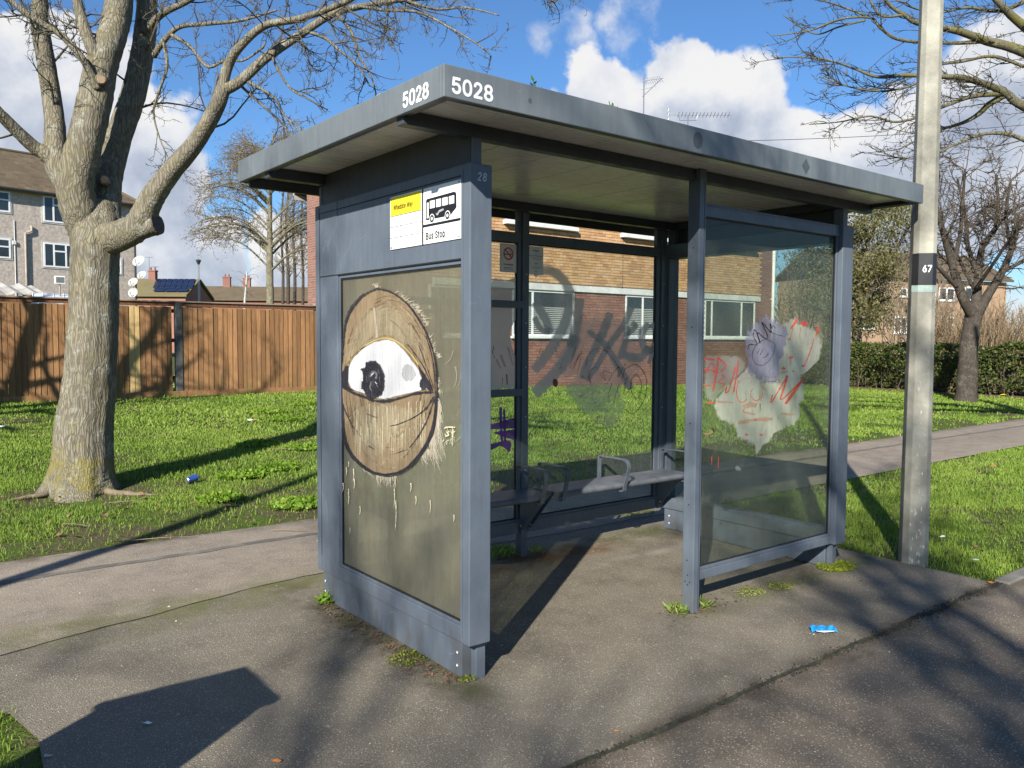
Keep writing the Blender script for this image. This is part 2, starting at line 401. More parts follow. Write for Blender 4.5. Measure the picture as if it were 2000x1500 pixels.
simple('steel', (.33, .35, .37), .32, .15, 20, .1, 120, metal=.6)
simple('arm_paint', (.090, .106, .130), .4, .2, 12)
simple('bench_paint', (.100, .110, .124), .42, .28, 7, .1, 90)
simple('rivet', (.62, .62, .62), .35, .1, 30, metal=.5)
simple('dark_gap', (.012, .012, .013), .8, .1)
simple('rubber', (.015, .015, .016), .55, .2)
simple('sign_white', (.80, .80, .78), .42, .03, 8)
simple('sign_yellow', (.83, .66, .025), .45, .05, 8)
simple('sign_black', (.012, .011, .014), .45, .1)
simple('line_grey', (.13, .13, .14), .5, .06)
simple('sign_grey', (.33, .34, .35), .5, .06)
simple('sign_red', (.55, .03, .035), .45, .05)
simple('vinyl_white', (.80, .81, .80), .42, .06, 25)
simple('stub_face', (.085, .058, .05), .9, .3, 30, .4, 60)
simple('notice_grey', (.74, .72, .70), .5, .08, 9)
simple('lamp_concrete', (.275, .265, .215), .8, .34, 4, .25, 90)
simple('flake', (.42, .41, .36), .8, .15, 20, .2, 80)
simple('label_black', (.016, .016, .018), .45, .1)
simple('label_green', (.30, .38, .34), .5, .12, 30)

# grounds -----------------------------------------------------------
def m_asphalt(name, base, chip, chip_amt, moss_lines=(), scale=1., stain=.5, warm=None):
    m, t = new_mat(name); p = t.pos()
    big = t.noise(p, .9, 5, .6); mid = t.noise(p, 4.5, 6, .65); fine = t.noise(p, 160*scale, 3, .7)
    f = t.math('ADD', t.math('MULTIPLY', big, .45), t.math('MULTIPLY', mid, .55))
    c = t.ramp(f, [(.32, [x*(1-stain*.75) for x in base]), (.50, base), (.68, [x*(1+stain*.5) for x in base])])
    if warm: c = t.mix(t.mapr(t.noise(p, 1.7, 4), .45, .7, 0., .7), c, warm)
    v = t.n('ShaderNodeTexVoronoi', {'Vector': p, 'Scale': 115*scale, 'Randomness': 1.})
    stone = t.mapr(v.outputs['Distance'], .25, .5, 1., 0.)
    vc = t.sep(v.outputs['Color'])
    c = t.mix(t.math('MULTIPLY', stone, t.mapr(vc[0], .35, 1., 0., chip_amt)), c, t.mix(vc[1], [x*1.0 for x in chip], [x*1.55 for x in chip]))
    c = t.mix(t.mapr(fine, .54, .36, 0., .75), c, [x*.35 for x in base])
    # pale flecks, gum and grit
    fl = t.n('ShaderNodeTexVoronoi', {'Vector': p, 'Scale': 9.})
    sp = t.math('MULTIPLY', t.mapr(fl.outputs['Distance'], .05, .085, 1., 0.), t.mapr(t.sep(fl.outputs['Color'])[0], .80, .82))
    c = t.mix(t.math('MULTIPLY', sp, .75), c, (.40, .38, .33))
    fl2 = t.n('ShaderNodeTexVoronoi', {'Vector': p, 'Scale': 27.})
    sp2 = t.math('MULTIPLY', t.mapr(fl2.outputs['Distance'], .06, .11, 1., 0.), t.mapr(t.sep(fl2.outputs['Color'])[1], .80, .82))
    c = t.mix(t.math('MULTIPLY', sp2, .6), c, (.36, .34, .29))
    xyz = t.sep(p)
    nz = t.noise(p, 3.4, 6, .65)
    for (axis, pos_, wid, lo, hi, amt, col) in moss_lines:
        # moss that gathers along a joint: a line at axis=pos_, only between lo and hi on the other axis
        a = xyz[0 if axis == 'x' else 1]; b = xyz[1 if axis == 'x' else 0]
        dist = t.math('ABSOLUTE', t.math('SUBTRACT', a, pos_))
        k = t.mapr(dist, 0., wid, 1., 0.)
        k = t.math('MULTIPLY', k, t.mapr(b, lo-.4, lo)); k = t.math('MULTIPLY', k, t.mapr(b, hi, hi+.4, 1., 0.))
        k = t.math('MULTIPLY', k, t.mapr(nz, .34, .62))
        c = t.mix(t.math('MULTIPLY', k, amt), c, col)
    h = t.math('ADD', t.math('MULTIPLY', stone, .7), t.math('MULTIPLY', fine, .7))
    t.out(t.pbsdf(base=c, rough=.88, spec=.22, normal=t.bump(h, .6, .004)))
MOSS = (.11, .115, .028); MOSS2 = (.075, .085, .025); SOIL = (.055, .043, .03)
m_asphalt('asphalt_pad', (.198, .172, .130), (.42, .375, .295), .72, [('y', 1.92, .55, -1.3, .8, .75, MOSS), ('x', -.06, .22, .05, 1.6, .85, SOIL), ('x', -.02, .14, .05, 1.3, .7, MOSS2), ('y', 1.50, .30, 1.5, 3.3, .8, MOSS2), ('y', 1.42, .25, .3, 2.1, .75, (.14, .05, .018)), ('y', 1.05, .10, 1.7, 3.2, .55, (.32, .30, .25)), ('y', .02, .22, 1.7, 3.5, .75, MOSS2), ('y', -.80, .12, -3, 3.6, .7, SOIL)])
m_asphalt('asphalt_path', (.285, .238, .185), (.50, .43, .33), .75, [('y', 1.85, .5, -1.4, 1.0, .6, MOSS), ('y', 3.56, .22, -20, 20, .6, SOIL)])
m_asphalt('asphalt_road', (.175, .145, .110), (.44, .38, .29), .8, [('y', -.82, .16, -8, 9, .7, SOIL)], 1.0, .6)
simple('seam_dirt', (.030, .030, .018), .95, .5, 30, .8, 90)
simple('old_joint', (.135, .125, .105), .9, .3, 8, .4, 150)
simple('kerb_concrete', (.165, .155, .13), .85, .25, 7, .4, 80)

def m_lawn():
    m, t = new_mat('lawn_soil'); p = t.pos()
    n1 = t.noise(p, .8, 5, .6); n2 = t.noise(p, 9, 5, .7); n3 = t.noise(p, 45, 4, .7)
    soil = t.ramp(n3, [(.3, (.070, .050, .034)), (.7, (.165, .125, .084))])
    grn = t.ramp(n2, [(.3, (.050, .085, .014)), (.7, (.115, .165, .030))])
    c = t.mix(t.mapr(t.math('ADD', t.math('MULTIPLY', n1, .6), t.math('MULTIPLY', n2, .4)), .40, .56), soil, grn)
    t.out(t.pbsdf(base=c, rough=.95, spec=.1, normal=t.bump(t.math('ADD', n2, n3), .9, .04)))
m_lawn()
def m_grass(name, c0, c1, c2, dry):
    m, t = new_mat(name); a = t.attr('rnd'); p = t.pos()
    k = t.math('ADD', t.math('MULTIPLY', a, .6), t.math('MULTIPLY', t.noise(p, 1.3, 4), .5))
    c = t.ramp(k, [(.20, c0), (.48, c1), (.74, c2), (.88, dry)])
    df = t.pbsdf(base=c, rough=.5, spec=.3)
    tl = t.n('ShaderNodeBsdfTranslucent', {'Color': c}).outputs[0]
    t.out(t.n('ShaderNodeMixShader', {0: .32, 1: df, 2: tl}).outputs[0])
m_grass('grass_blade', (.095, .165, .020), (.175, .275, .036), (.285, .375, .065), (.48, .42, .21))
m_grass('weed_leaf', (.075, .155, .014), (.14, .26, .02), (.22, .34, .035), (.26, .34, .05))
m_grass('moss_leaf', (.10, .14, .012), (.17, .22, .02), (.26, .30, .03), (.30, .30, .06))
m_grass('hedge_leaf', (.035, .055, .013), (.065, .098, .020), (.115, .145, .030), (.15, .12, .05))
m_grass('ivy_leaf', (.075, .078, .026), (.125, .122, .040), (.19, .18, .065), (.26, .22, .11))
m_grass('catkin', (.10, .075, .035), (.17, .13, .06), (.24, .19, .09), (.28, .22, .12))
m_grass('reed', (.13, .088, .048), (.205, .145, .08), (.28, .205, .12), (.33, .26, .16))
simple('leaf_litter', (.12, .065, .035), .9, .4, 20, .5, 60)

# bark ----------------------------------------------------------------
def m_bark(name, c0, c1, lichen, ls=.5, ridge=1., moss=None, mossz=None):
    m, t = new_mat(name); p = t.pos()
    w = t.n('ShaderNodeTexNoise', {'Vector': p, 'Scale': 3., 'Detail': 3}).outputs['Color']
    w = t.n('ShaderNodeVectorMath', {0: w, 'Scale': .10}, operation='SCALE').outputs[0]
    q = t.n('ShaderNodeVectorMath', {0: p, 1: w}, operation='ADD').outputs[0]
    r1 = t.vor(t.map(q, (1, 1, .075)), 46*ridge, feature='DISTANCE_TO_EDGE')
    r2 = t.noise(t.map(q, (1, 1, .14)), 62*ridge, 6, .7)
    h = t.math('ADD', t.math('MULTIPLY', t.mapr(r1, 0., .22), .35), t.math('MULTIPLY', r2, .7))
    c = t.ramp(h, [(.18, [x*.50 for x in c0]), (.52, c0), (.92, c1)])
    big = t.noise(p, 2.2, 5, .6)
    c = t.mix(t.mapr(big, .48, .70, 0., .6), c, [x*.62 for x in c0])
    lz = t.math('MULTIPLY', t.mapr(t.noise(p, 7., 5, .6), .52, .66), t.mapr(t.noise(p, 38, 4, .7), .42, .58))
    c = t.mix(t.math('MULTIPLY', lz, ls), c, lichen)
    if moss is not None:
        k = t.mapr(t.noise(p, 4.2, 5, .65), .45, .62)
        if mossz: k = t.math('MULTIPLY', k, t.mapr(t.sep(p)[2], mossz[0], mossz[1], 1., .18))
        c = t.mix(t.math('MULTIPLY', k, .7), c, moss)
    t.out(t.pbsdf(base=c, rough=.9, spec=.15, normal=t.bump(h, .7, .018)))
m_bark('bark_main', (.158, .140, .102), (.285, .262, .198), (.36, .375, .31), .6, 1., (.20, .17, .04), (.35, .9))
m_bark('bark_limb', (.125, .115, .078), (.24, .225, .155), (.34, .36, .27), .55, 1.5, (.15, .135, .03))
m_bark('bark_dark', (.060, .050, .040), (.13, .11, .085), (.24, .24, .18), .35, 1.2)
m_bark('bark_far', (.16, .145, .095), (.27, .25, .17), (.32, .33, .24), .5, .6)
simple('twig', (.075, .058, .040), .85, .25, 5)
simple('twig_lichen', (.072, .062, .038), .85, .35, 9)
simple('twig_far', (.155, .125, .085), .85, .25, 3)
simple('cut_wood', (.36, .25, .16), .85, .25, 25, .3, 60)
simple('root_wood', (.17, .135, .085), .9, .3, 12, .6, 60)

# fence and buildings -------------------------------------------------------
def m_board(name, c0, c1, gr=.5):
    m, t = new_mat(name); p = t.pos()
    r = t.rnd()
    g = t.noise(t.map(p, (26, 26, 1.1)), 3., 6, .7); k = t.noise(p, 1.6, 5, .6)
    c = t.ramp(g, [(.28, [x*.62 for x in c0]), (.5, c0), (.78, c1)])
    c = t.mix(1., c, t.ramp(r, [(0, .62), (.5, .88), (1, 1.12)]), 'MULTIPLY')
    c = t.mix(t.mapr(k, .52, .70, 0., .45), c, [c0[0]*.55, c0[1]*.62, c0[2]*.7])
    z = t.sep(p)[2]
    gk = t.math('MULTIPLY', t.mapr(z, .45, 1.1, 1., 0.), t.mapr(t.noise(p, 3, 5), .48, .66))
    c = t.mix(t.math('MULTIPLY', gk, gr), c, (.11, .105, .03))
    t.out(t.pbsdf(base=c, rough=.8, spec=.2, normal=t.bump(g, .4, .008)))
m_board('fence_board', (.270, .140, .060), (.40, .225, .105)); m_board('fence_new', (.52, .36, .15), (.62, .45, .21), .1)
m_board('fence_cap', (.36, .27, .19), (.46, .37, .27), .1); m_board('fence_rail', (.13, .06, .03), (.20, .10, .05), .2)
simple('fence_post_dark', (.075, .078, .072), .85, .3, 9, .3, 60)
def m_brick(name, cols):
    m, t = new_mat(name); p = t.pos()
    r = t.math('FRACT', t.math('MULTIPLY', t.math('ADD', t.rnd(), t.math('MULTIPLY', t.attr('rnd'), 7.13)), 3.7))
    c = t.ramp(r, [(i/(len(cols)-1), cc) for i, cc in enumerate(cols)])
    c = t.mix(t.mapr(t.noise(p, 24, 4), .40, .72, 0., .55), c, [x*.58 for x in cols[0]])
    c = t.mix(t.mapr(t.noise(p, .7, 4), .42, .68, 0., .28), c, [x*.6 for x in cols[0]])
    t.out(t.pbsdf(base=c, rough=.9, spec=.15, normal=t.bump(t.noise(p, 70, 4), .35, .01)))
m_brick('brick_red', [(.22, .105, .082), (.28, .135, .10), (.245, .14, .115), (.33, .17, .12)])
m_brick('brick_tan', [(.50, .285, .135), (.62, .40, .21), (.42, .225, .12), (.64, .43, .25), (.55, .33, .16)])
m_brick('brick_far', [(.33, .215, .135), (.38, .26, .17), (.30, .19, .12)])
m_brick('roof_tile', [(.105, .080, .052), (.145, .110, .070), (.125, .095, .062), (.17, .135, .085)])
m_brick('roof_tile_mossy', [(.17, .145, .075), (.20, .165, .09), (.15, .125, .07)])
simple('mortar', (.34, .30, .25), .95, .15, 12, .3, 90)
def m_dash():
    m, t = new_mat('pebbledash'); p = t.pos()
    v = t.noise(p, 7, 6, .75); b = t.noise(p, .5, 4)
    c = t.ramp(v, [(.30, (.27, .23, .195)), (.55, (.47, .41, .355)), (.75, (.60, .53, .47))])
    c = t.mix(t.mapr(b, .45, .7, 0., .35), c, (.30, .26, .225))
    t.out(t.pbsdf(base=c, rough=.95, spec=.1, normal=t.bump(v, .5, .03)))
m_dash()
simple('upvc', (.74, .74, .73), .4, .06, 3); simple('band_white', (.62, .62, .60), .6, .12, 3)
simple('pipe_grey', (.32, .28, .24), .7, .2, 3); simple('gutter', (.03, .03, .03), .5, .1)
simple('dish_white', (.36, .36, .34), .5, .1, 4); simple('antenna_metal', (.28, .29, .30), .4, .1, metal=.7)
simple('solar_cell', (.012, .018, .045), .18, .15, 2); simple('solar_frame', (.62, .63, .64), .4, .05)
simple('curtain', (.45, .44, .41), .85, .15, 2); simple('blind', (.36, .37, .35), .7, .08, 3)
simple('corrugated', (.36, .34, .30), .8, .2, 2, .2, 30); simple('polycarb', (.55, .60, .66), .35, .08, 2)
def m_winglass(name, dark):
    m, t = new_mat(name); p = t.pos()
    c = t.ramp(t.noise(p, 1.5, 4), [(.3, [x*.6 for x in dark]), (.7, dark)])
    t.out(t.pbsdf(base=c, rough=.06, spec=.8))
m_winglass('window_glass', (.028, .034, .040)); m_winglass('window_glass_pale', (.16, .17, .165))

# litter --------------------------------------------------------------
simple('wrapper_blue', (.02, .30, .70), .35, .25, 60); simple('wrapper_white', (.7, .7, .7), .5, .1)
simple('can_blue', (.05, .12, .42), .3, .2, 30, metal=.5); simple('can_metal', (.6, .6, .6), .3, .1, metal=.9)
simple('leaf_orange', (.50, .17, .035), .7, .2, 40); simple('leaf_brown', (.20, .12, .06), .8, .3, 30)
simple('litter_red', (.55, .12, .10), .5, .2, 30); simple('cabinet_green', (.035, .075, .045), .5, .15, 4)
simple('wood_chunk', (.45, .27, .11), .8, .3, 40, .3, 60)

# ------------------------------------------------------------------ ground, path, pad, road
def vnoise(x, y, sc, seed=0):
    x = np.asarray(x)*sc+seed*17.3; y = np.asarray(y)*sc+seed*9.7
    xi = np.floor(x).astype(int); yi = np.floor(y).astype(int); fx = x-xi; fy = y-yi
    fx = fx*fx*(3-2*fx); fy = fy*fy*(3-2*fy)
    def h(a, b): v = np.sin(a*127.1+b*311.7+seed*74.7)*43758.5453; return v-np.floor(v)
    return (h(xi, yi)*(1-fx)+h(xi+1, yi)*fx)*(1-fy)+(h(xi, yi+1)*(1-fx)+h(xi+1, yi+1)*fx)*fy
def fbm(x, y, sc, seed=0): return .55*vnoise(x, y, sc, seed)+.3*vnoise(x, y, sc*2.3, seed+1)+.15*vnoise(x, y, sc*5.1, seed+2)

xs = np.unique(np.concatenate([np.linspace(-300, -14, 14), np.arange(-14, 30, .4), np.linspace(30, 300, 16)]))
ys = np.unique(np.concatenate([np.linspace(-200, -8, 12), np.arange(-8, 24, .4), np.linspace(24, 400, 18)]))
GX, GY = np.meshgrid(xs, ys, indexing='ij')
GZ = gz(GX, GY)-.016+(fbm(GX, GY, .9, 3)-.5)*.05*smoothstep(3.7, 5.5, GY)
b = MB(); ny = len(ys); i = np.arange(len(xs)-1)[:, None]*ny; j = np.arange(ny-1)[None, :]
b.add(np.stack([GX, GY, GZ], -1), np.stack([i+j, i+ny+j, i+ny+j+1, i+j+1], -1).reshape(-1, 4))
struct(b.build('ground', 'lawn_soil', smooth=True))

def wav(xs_, y, amp, seed): return [(x, y+(fbm(x, 0, 2.2, seed)-.5)*2*amp) for x in xs_]
SEAM = [(-9, 1.60), (-3.2, 1.62), (-2.2, 1.62), (-1.62, 1.66), (-.87, 1.83), (-.2, 1.97), (.3, 2.02), (1.2, 1.97), (2.2, 1.90), (3.55, 1.88)]
far = wav(np.arange(45, -45.1, -.25), 3.56, .035, 11)
near_r = wav(np.arange(3.8, 45.1, .25), 1.88, .03, 12)
b = MB(); b.ngon([(x, y, 0) for x, y in [(-45, 1.55)]+SEAM+near_r+far]); struct(b.build('path', 'asphalt_path'))
PAD = [(-1.60, -.80), (3.58, -.80)]+[(3.58+(fbm(0, y, 3, 5)-.5)*.05, y) for y in np.arange(-.7, 1.85, .15)]+[(x, y) for x, y in SEAM[::-1] if x > -3.5]+[(-2.5, 1.40), (-1.85, 1.16), (-1.66, .92), (-1.60, .6), (-1.63, .2), (-1.58, -.3)]
b = MB(); b.ngon([(x, y, 0) for x, y in PAD]); struct(b.build('shelter_pad', 'asphalt_pad'))
b = MB(); b.ngon([(-60, -7.6, 0), (60, -7.6, 0), (60, -.8, 0), (-60, -.8, 0)]); struct(b.build('road', 'asphalt_road'))
def strip(name, pts, w, m, z=.004, seed=1, jag=.6, step=.03):
    P = []
    for (x0, y0), (x1, y1) in zip(pts[:-1], pts[1:]):
        n = max(2, int(math.hypot(x1-x0, y1-y0)/step)); P += [(x0+(x1-x0)*k/n, y0+(y1-y0)*k/n) for k in range(n)]
    P.append(pts[-1]); P = np.array(P); T = np.gradient(P, axis=0); T /= np.linalg.norm(T, axis=1)[:, None]; N = np.stack([-T[:, 1], T[:, 0]], 1)
    a = w*(1-jag+jag*2*fbm(P[:, 0]*3, P[:, 1]*3, 2.5, seed)); c = w*(1-jag+jag*2*fbm(P[:, 0]*3, P[:, 1]*3, 2.5, seed+5))
    wob = (fbm(P[:, 0], P[:, 1], 3.1, seed+9)-.5)[:, None]*.05*N
    A = P+N*a[:, None]/2+wob; B = P-N*c[:, None]/2+wob; n = len(P)
    v = np.concatenate([np.c_[A, np.full(n, z)], np.c_[B, np.full(n, z)]]); k = np.arange(n-1)
    o = MB().add(v, np.stack([k, n+k, n+k+1, k+1], 1)).build(name, m); return struct(o)
strip('road_joint', [(-1.6, -.805), (3.58, -.80)], .028, 'seam_dirt', .003, 2, .95)
strip('path_joint', SEAM[2:], .011, 'seam_dirt', .003, 4, .98)
strip('patch_line', [(-20, 3.02), (-1.5, 3.03), (1.2, 3.05), (20, 3.0)], .075, 'old_joint', .003, 7, .35)

# low concrete edging between lawn and road
kb = None
for k in range(16):
    x0 = 3.60+k*.92
    o = bx('kerb_stone', 'kerb_concrete', kb, x0+.004, x0+.912, -.86, -.765, -.10, .012+.008*random.random(), .008)
    if kb is None: kb = struct(o); kb.name = 'kerb'

# ------------------------------------------------------------------ grass
def onlawn(px, py):
    z = 0.
    for _ in range(25): p = onz(px, py, z); z = float(gz(p[0], p[1]))
    return np.array([p[0], p[1], z])
def in_view(x, y, margin=1.18):
    dx, dy = x-CAM[0], y-CAM[1]; f = dx*CF[0]+dy*CF[1]; r = dx*CR[0]+dy*CR[1]
    return (f > .5) & (np.abs(r) < f*(1000/FPX)*margin+.5), f
TREE = np.array([-.56, 5.5])
def lawn_mask(x, y):
    """how thickly grass grows, 0 on paving"""
    d = np.zeros_like(x)
    back = smoothstep(3.50, 3.72, y+(fbm(x, y, 2.5, 31)-.5)*.24); d = np.maximum(d, back)
    mid = smoothstep(3.56, 3.74, x+(fbm(x, y, 2.5, 32)-.5)*.2)*smoothstep(1.94, 1.80, y)*smoothstep(-.80, -.62, y); d = np.maximum(d, mid)
    left = smoothstep(-1.58, -1.74, x+(fbm(x, y, 3, 33)-.5)*.2)*smoothstep(1.02, .88, y-np.clip(-1.75-x, 0, 1.2)*.40)*smoothstep(-.80, -.7, y); d = np.maximum(d, left)
    # worn earth beside the path, under the tree and below the fence
    bare = smoothstep(.38, .54, fbm(x, y, 1.5, 41))*smoothstep(6.3, 4.0, y)*(y > 3.3)
    rt = np.hypot(x-TREE[0]-.05, (y-TREE[1])*1.0); bare = np.maximum(bare, smoothstep(1.05, .45, rt+(fbm(x, y, 2., 44)-.5)*.7))
    lp = np.hypot(x-3.61, y+.23); bare = np.maximum(bare, smoothstep(.62, .18, lp+(fbm(x, y, 4., 45)-.5)*.5)*.9)
    bare = np.maximum(bare, .8*smoothstep(12.55, 12.9, y)*(x < 5.4))
    bare = np.maximum(bare, smoothstep(.60, .70, fbm(x, y, 2.4, 47))*.8*(y < 1.9)*(x > 3))
    bare = np.maximum(bare, smoothstep(21.9, 22.4, x))
    bare = np.maximum(bare, .45*smoothstep(.56, .70, fbm(x, y, .8, 48)))
    return d*(1-.93*bare)
def blades(x, y, h, w, lush):
    n = len(x); z = gz(x, y)-.018; ang = RNG.uniform(0, 2*math.pi, n); lean = RNG.uniform(.1, .75, n)*h; la = RNG.uniform(0, 2*math.pi, n)
    P = np.stack([x, y, z], 1); s_ = np.stack([np.cos(ang), np.sin(ang), np.zeros(n)], 1)*w[:, None]/2
    l = np.stack([np.cos(la), np.sin(la), np.zeros(n)], 1); up = np.array([0, 0, 1.])
    m = P+l*(lean*.35)[:, None]+up*(h*.6)[:, None]; tip = P+l*lean[:, None]+up*h[:, None]
    v = np.stack([P-s_, P+s_, m+s_*.75, m-s_*.75, tip], 1).reshape(-1, 3); k = np.arange(n)[:, None]*5
    return v, k+np.array([[0, 1, 2, 3]]), k+np.array([[3, 2, 4]]), np.repeat(lush, 5)
def sow(zones):
    b = MB()
    for (x0, x1, y0, y1, dens, h0, h1, w0, f0, f1) in zones:
        n = int((x1-x0)*(y1-y0)*dens); x = RNG.uniform(x0, x1, n); y = RNG.uniform(y0, y1, n)
        iv, f = in_view(x, y); k = iv & (f >= f0) & (f < f1); x, y = x[k], y[k]
        k = RNG.random(len(x)) < lawn_mask(x, y); x, y = x[k], y[k]
        tuft = fbm(x, y, 3.2, 51); h = (h0+(h1-h0)*RNG.random(len(x))**1.6)*(.55+.9*tuft)
        w = w0*RNG.uniform(.7, 1.3, len(x)); lush = np.clip(.15+.55*RNG.random(len(x))+.6*(fbm(x, y, .9, 52)-.45), 0, 1)
        b.add(*[q for q in blades(x, y, h, w, lush)])
    return b
g = sow([(-4, 8, -1, 13, 6600, .016, .052, .0052, 0, 8.2), (-4, 14, -1, 13, 2900, .018, .052, .009, 8.2, 11.5), (-6, 22, -1, 13.2, 1000, .02, .06, .017, 11.5, 17.), (-6, 26, -1, 22, 420, .03, .07, .028, 17., 32.), (22, 60, -12, 30, 30, .05, .09, .12, 20., 60.)])
o = g.build('lawn_grass', 'grass_blade'); tag(o, 'short green lawn grass covering the verge on both sides of the path', 'grass'); o['kind'] = 'stuff'

def leaf_clump(name, m, c, rad, n, hgt, size, label, cat, group, slim=.6, seed=0):
    """a low mound of small leaves"""
    rg = np.random.default_rng(seed); b = MB()
    t = rg.uniform(0, 2*math.pi, n); r = rad*np.sqrt(rg.random(n)); x = r*np.cos(t); y = r*np.sin(t)*.75
    z = hgt*(1-(r/rad)**2)*rg.random(n)+.004
    P = np.stack([x, y, z], 1); d = rg.normal(size=(n, 3)); d[:, 2] = np.abs(d[:, 2])*.8+.25; d /= np.linalg.norm(d, axis=1)[:, None]
    s_ = np.cross(d, rg.normal(size=(n, 3))); s_ /= np.linalg.norm(s_, axis=1)[:, None]; L = size*rg.uniform(.6, 1.3, n)
    v = np.stack([P, P+d*(L*.5)[:, None]+s_*(L*slim*.5)[:, None], P+d*L[:, None], P+d*(L*.5)[:, None]-s_*(L*slim*.5)[:, None]], 1).reshape(-1, 3)
    b.add(v, np.arange(n)[:, None]*4+np.array([[0, 1, 2, 3]]), a=np.repeat(rg.random(n), 4))
    o = b.build(name, m); o.location = c; return tag(o, label, cat, group)
for k, (px, py, r) in enumerate([(520, 805, .34), (560, 820, .28), (505, 868, .3), (600, 875, .3), (470, 930, .26), (590, 985, .3), (545, 915, .24), (430, 975, .2), (600, 790, .3)]):
    p = onlawn(px, py); leaf_clump('weed_clump', 'weed_leaf', p, r, 900, .045, .036, 'bright green leafy weed patch in the lawn between the tree and the shelter', 'weed', 'weed patches in the lawn', .8, k)
for nm, px, py, r, n, h, sz, mt, sl, lb in [
    ('moss_clump', 1632, 1108, .15, 2200, .035, .013, 'moss_leaf', .8, 'bright yellow-green weed cushion at the foot of the far end panel'),
    ('grass_tuft', 1325, 1196, .07, 110, .02, .06, 'grass_blade', .12, 'small grass tuft growing at the foot of the slim front post'),
    ('grass_tuft', 1373, 1186, .055, 60, .02, .045, 'grass_blade', .12, 'thin grass sprouts beside the slim front post under the low rail'),
    ('grass_tuft', 985, 1085, .13, 260, .05, .07, 'grass_blade', .14, 'shaded grass tuft by the back post inside the shelter'),
    ('grass_tuft', 1047, 1080, .06, 70, .03, .05, 'grass_blade', .14, 'sparse grass growing behind the back post under the bench'),
    ('grass_tuft', 636, 1178, .05, 80, .03, .05, 'weed_leaf', .3, 'tiny green weed at the rear corner of the panel with the eye'),
    ('moss_clump', 800, 1288, .12, 420, .008, .011, 'moss_leaf', .6, 'flat moss patch along the foot of the panel with the eye'),
    ('moss_clump', 912, 1330, .05, 90, .010, .012, 'moss_leaf', .6, 'little moss tuft under the front corner of the panel with the eye'),
    ('moss_clump', 1240, 1003, .20, 700, .010, .012, 'moss_leaf', .6, 'low moss strip on the asphalt below the bench'),
    ('moss_clump', 1465, 1158, .11, 260, .006, .010, 'moss_leaf', .6, 'thin dark moss patch under the low rail of the front window'),
    ('moss_clump', 1525, 1148, .09, 220, .006, .010, 'moss_leaf', .6, 'pale moss patch nearer the far end panel under the low rail')]:
    leaf_clump(nm, mt, onz(px, py)+np.array([0, 0, .002]), r, n, h, sz, lb, 'weed', None, sl, int(px))

# soil crumbs and moss that fill the joint between pad and road
b = MB(); rg = np.random.default_rng(8)
for k in range(2600):
    x_ = rg.uniform(-1.6, 3.6); off = rg.normal()*.016*(.5+1.6*float(fbm(x_, 0., 1.7, 91))); s_ = rg.uniform(.0025, .008); c = np.array([x_, -.803+off, .002]); a0 = rg.uniform(0, 6.28)
    v = [c+np.array([math.cos(a0+t)*s_, math.sin(a0+t)*s_*.8, 0]) for t in (0, 2.1, 4.2)]+[c+np.array([0, 0, s_*.9])]; b.add(v, None, [(0, 1, 3), (1, 2, 3), (2, 0, 3)])
o = b.build('joint_debris', 'seam_dirt'); o['kind'] = 'stuff'; tag(o, 'dark crumbs of soil and moss filling the joint along the road', 'soil')

# ------------------------------------------------------------------ bus shelter
S = empty('bus_shelter', (0, 0, 0), 0, 'grey metal and glass bus shelter numbered 5028 with graffitied panes', 'bus shelter')
P_ = 'shelter_paint'
L_, D_, ZB, ZT = 3.142, 1.577, .1705, 2.313
RX0, RX1, RY0, RY1, RZ0, RZ1 = -.335, 3.457, -.303, 1.90, 2.46, 2.584
# roof: soffit boards, four fascia boards, top sheet
roof = bx('roof', 'fascia_paint', S, RX0+.02, RX1-.02, RY0+.02, RY1-.02, 2.545, RZ1-.012, 0)
for k in range(11):
    x0 = RX0+.05+k*(RX1-RX0-.10)/11
    bx('soffit_board', 'soffit', roof, x0, x0+(RX1-RX0-.10)/11-.004, RY0+.03, RY1-.03, 2.49, 2.515, .002)
for nm, a in [('f', (RX0, RX1, RY0, RY0+.022)), ('b', (RX0, RX1, RY1-.022, RY1)), ('l', (RX0, RX0+.022, RY0+.022, RY1-.022)), ('r', (RX1-.022, RX1, RY0+.022, RY1-.022))]:
    bx('fascia', 'fascia_paint', roof, *a, RZ0, RZ1, .004)
# inner lip of the fascia
for a in [(RX0+.022, RX1-.022, RY0+.022, RY0+.05), (RX0+.022, RX1-.022, RY1-.05, RY1-.022), (RX0+.022, RX0+.05, RY0+.05, RY1-.05), (RX1-.05, RX1-.022, RY0+.05, RY1-.05)]:
    bx('gutter_lip', 'shelter_shaded', roof, *a, RZ0+.004, RZ0+.012, 0)
text('5028', .114, (RX0+.030, RY0-.0015, 2.481), (1, 0, 0), (0, 0, 1), 'vinyl_white', roof, .0026, 'shelter_number', 1.0, .98)
text('5028', .114, (RX0-.0015, RY0+.305, 2.481), (0, -1, 0), (0, 0, 1), 'vinyl_white', roof, .0026, 'shelter_number', 1.0, .98)
def ghost(px, py, r, n):
    c = ony(px, py, RY0); v = [(c[0]+r*math.cos(2*math.pi*k/n+.5*math.pi), RY0-.0012, c[2]+r*1.15*math.sin(2*math.pi*k/n+.5*math.pi)) for k in range(n)]
    MB().ngon(v).build('sticker_mark', 'ghost_mark', roof)
ghost(1363, 274, .036, 18); ghost(1574, 325, .040, 4); ghost(1035, 197, .010, 10)
# beams under the roof
for y0 in (.035, 1.487):
    bx('roof_beam', 'shelter_shaded', S, RX0+.0225, RX1-.0225, y0, y0+.055, 2.43, 2.489, .003)
for x0 in (.035, L_-.09):
    bx('roof_beam', 'shelter_shaded', S, x0, x0+.055, .09, 1.487, 2.432, 2.488, .003)
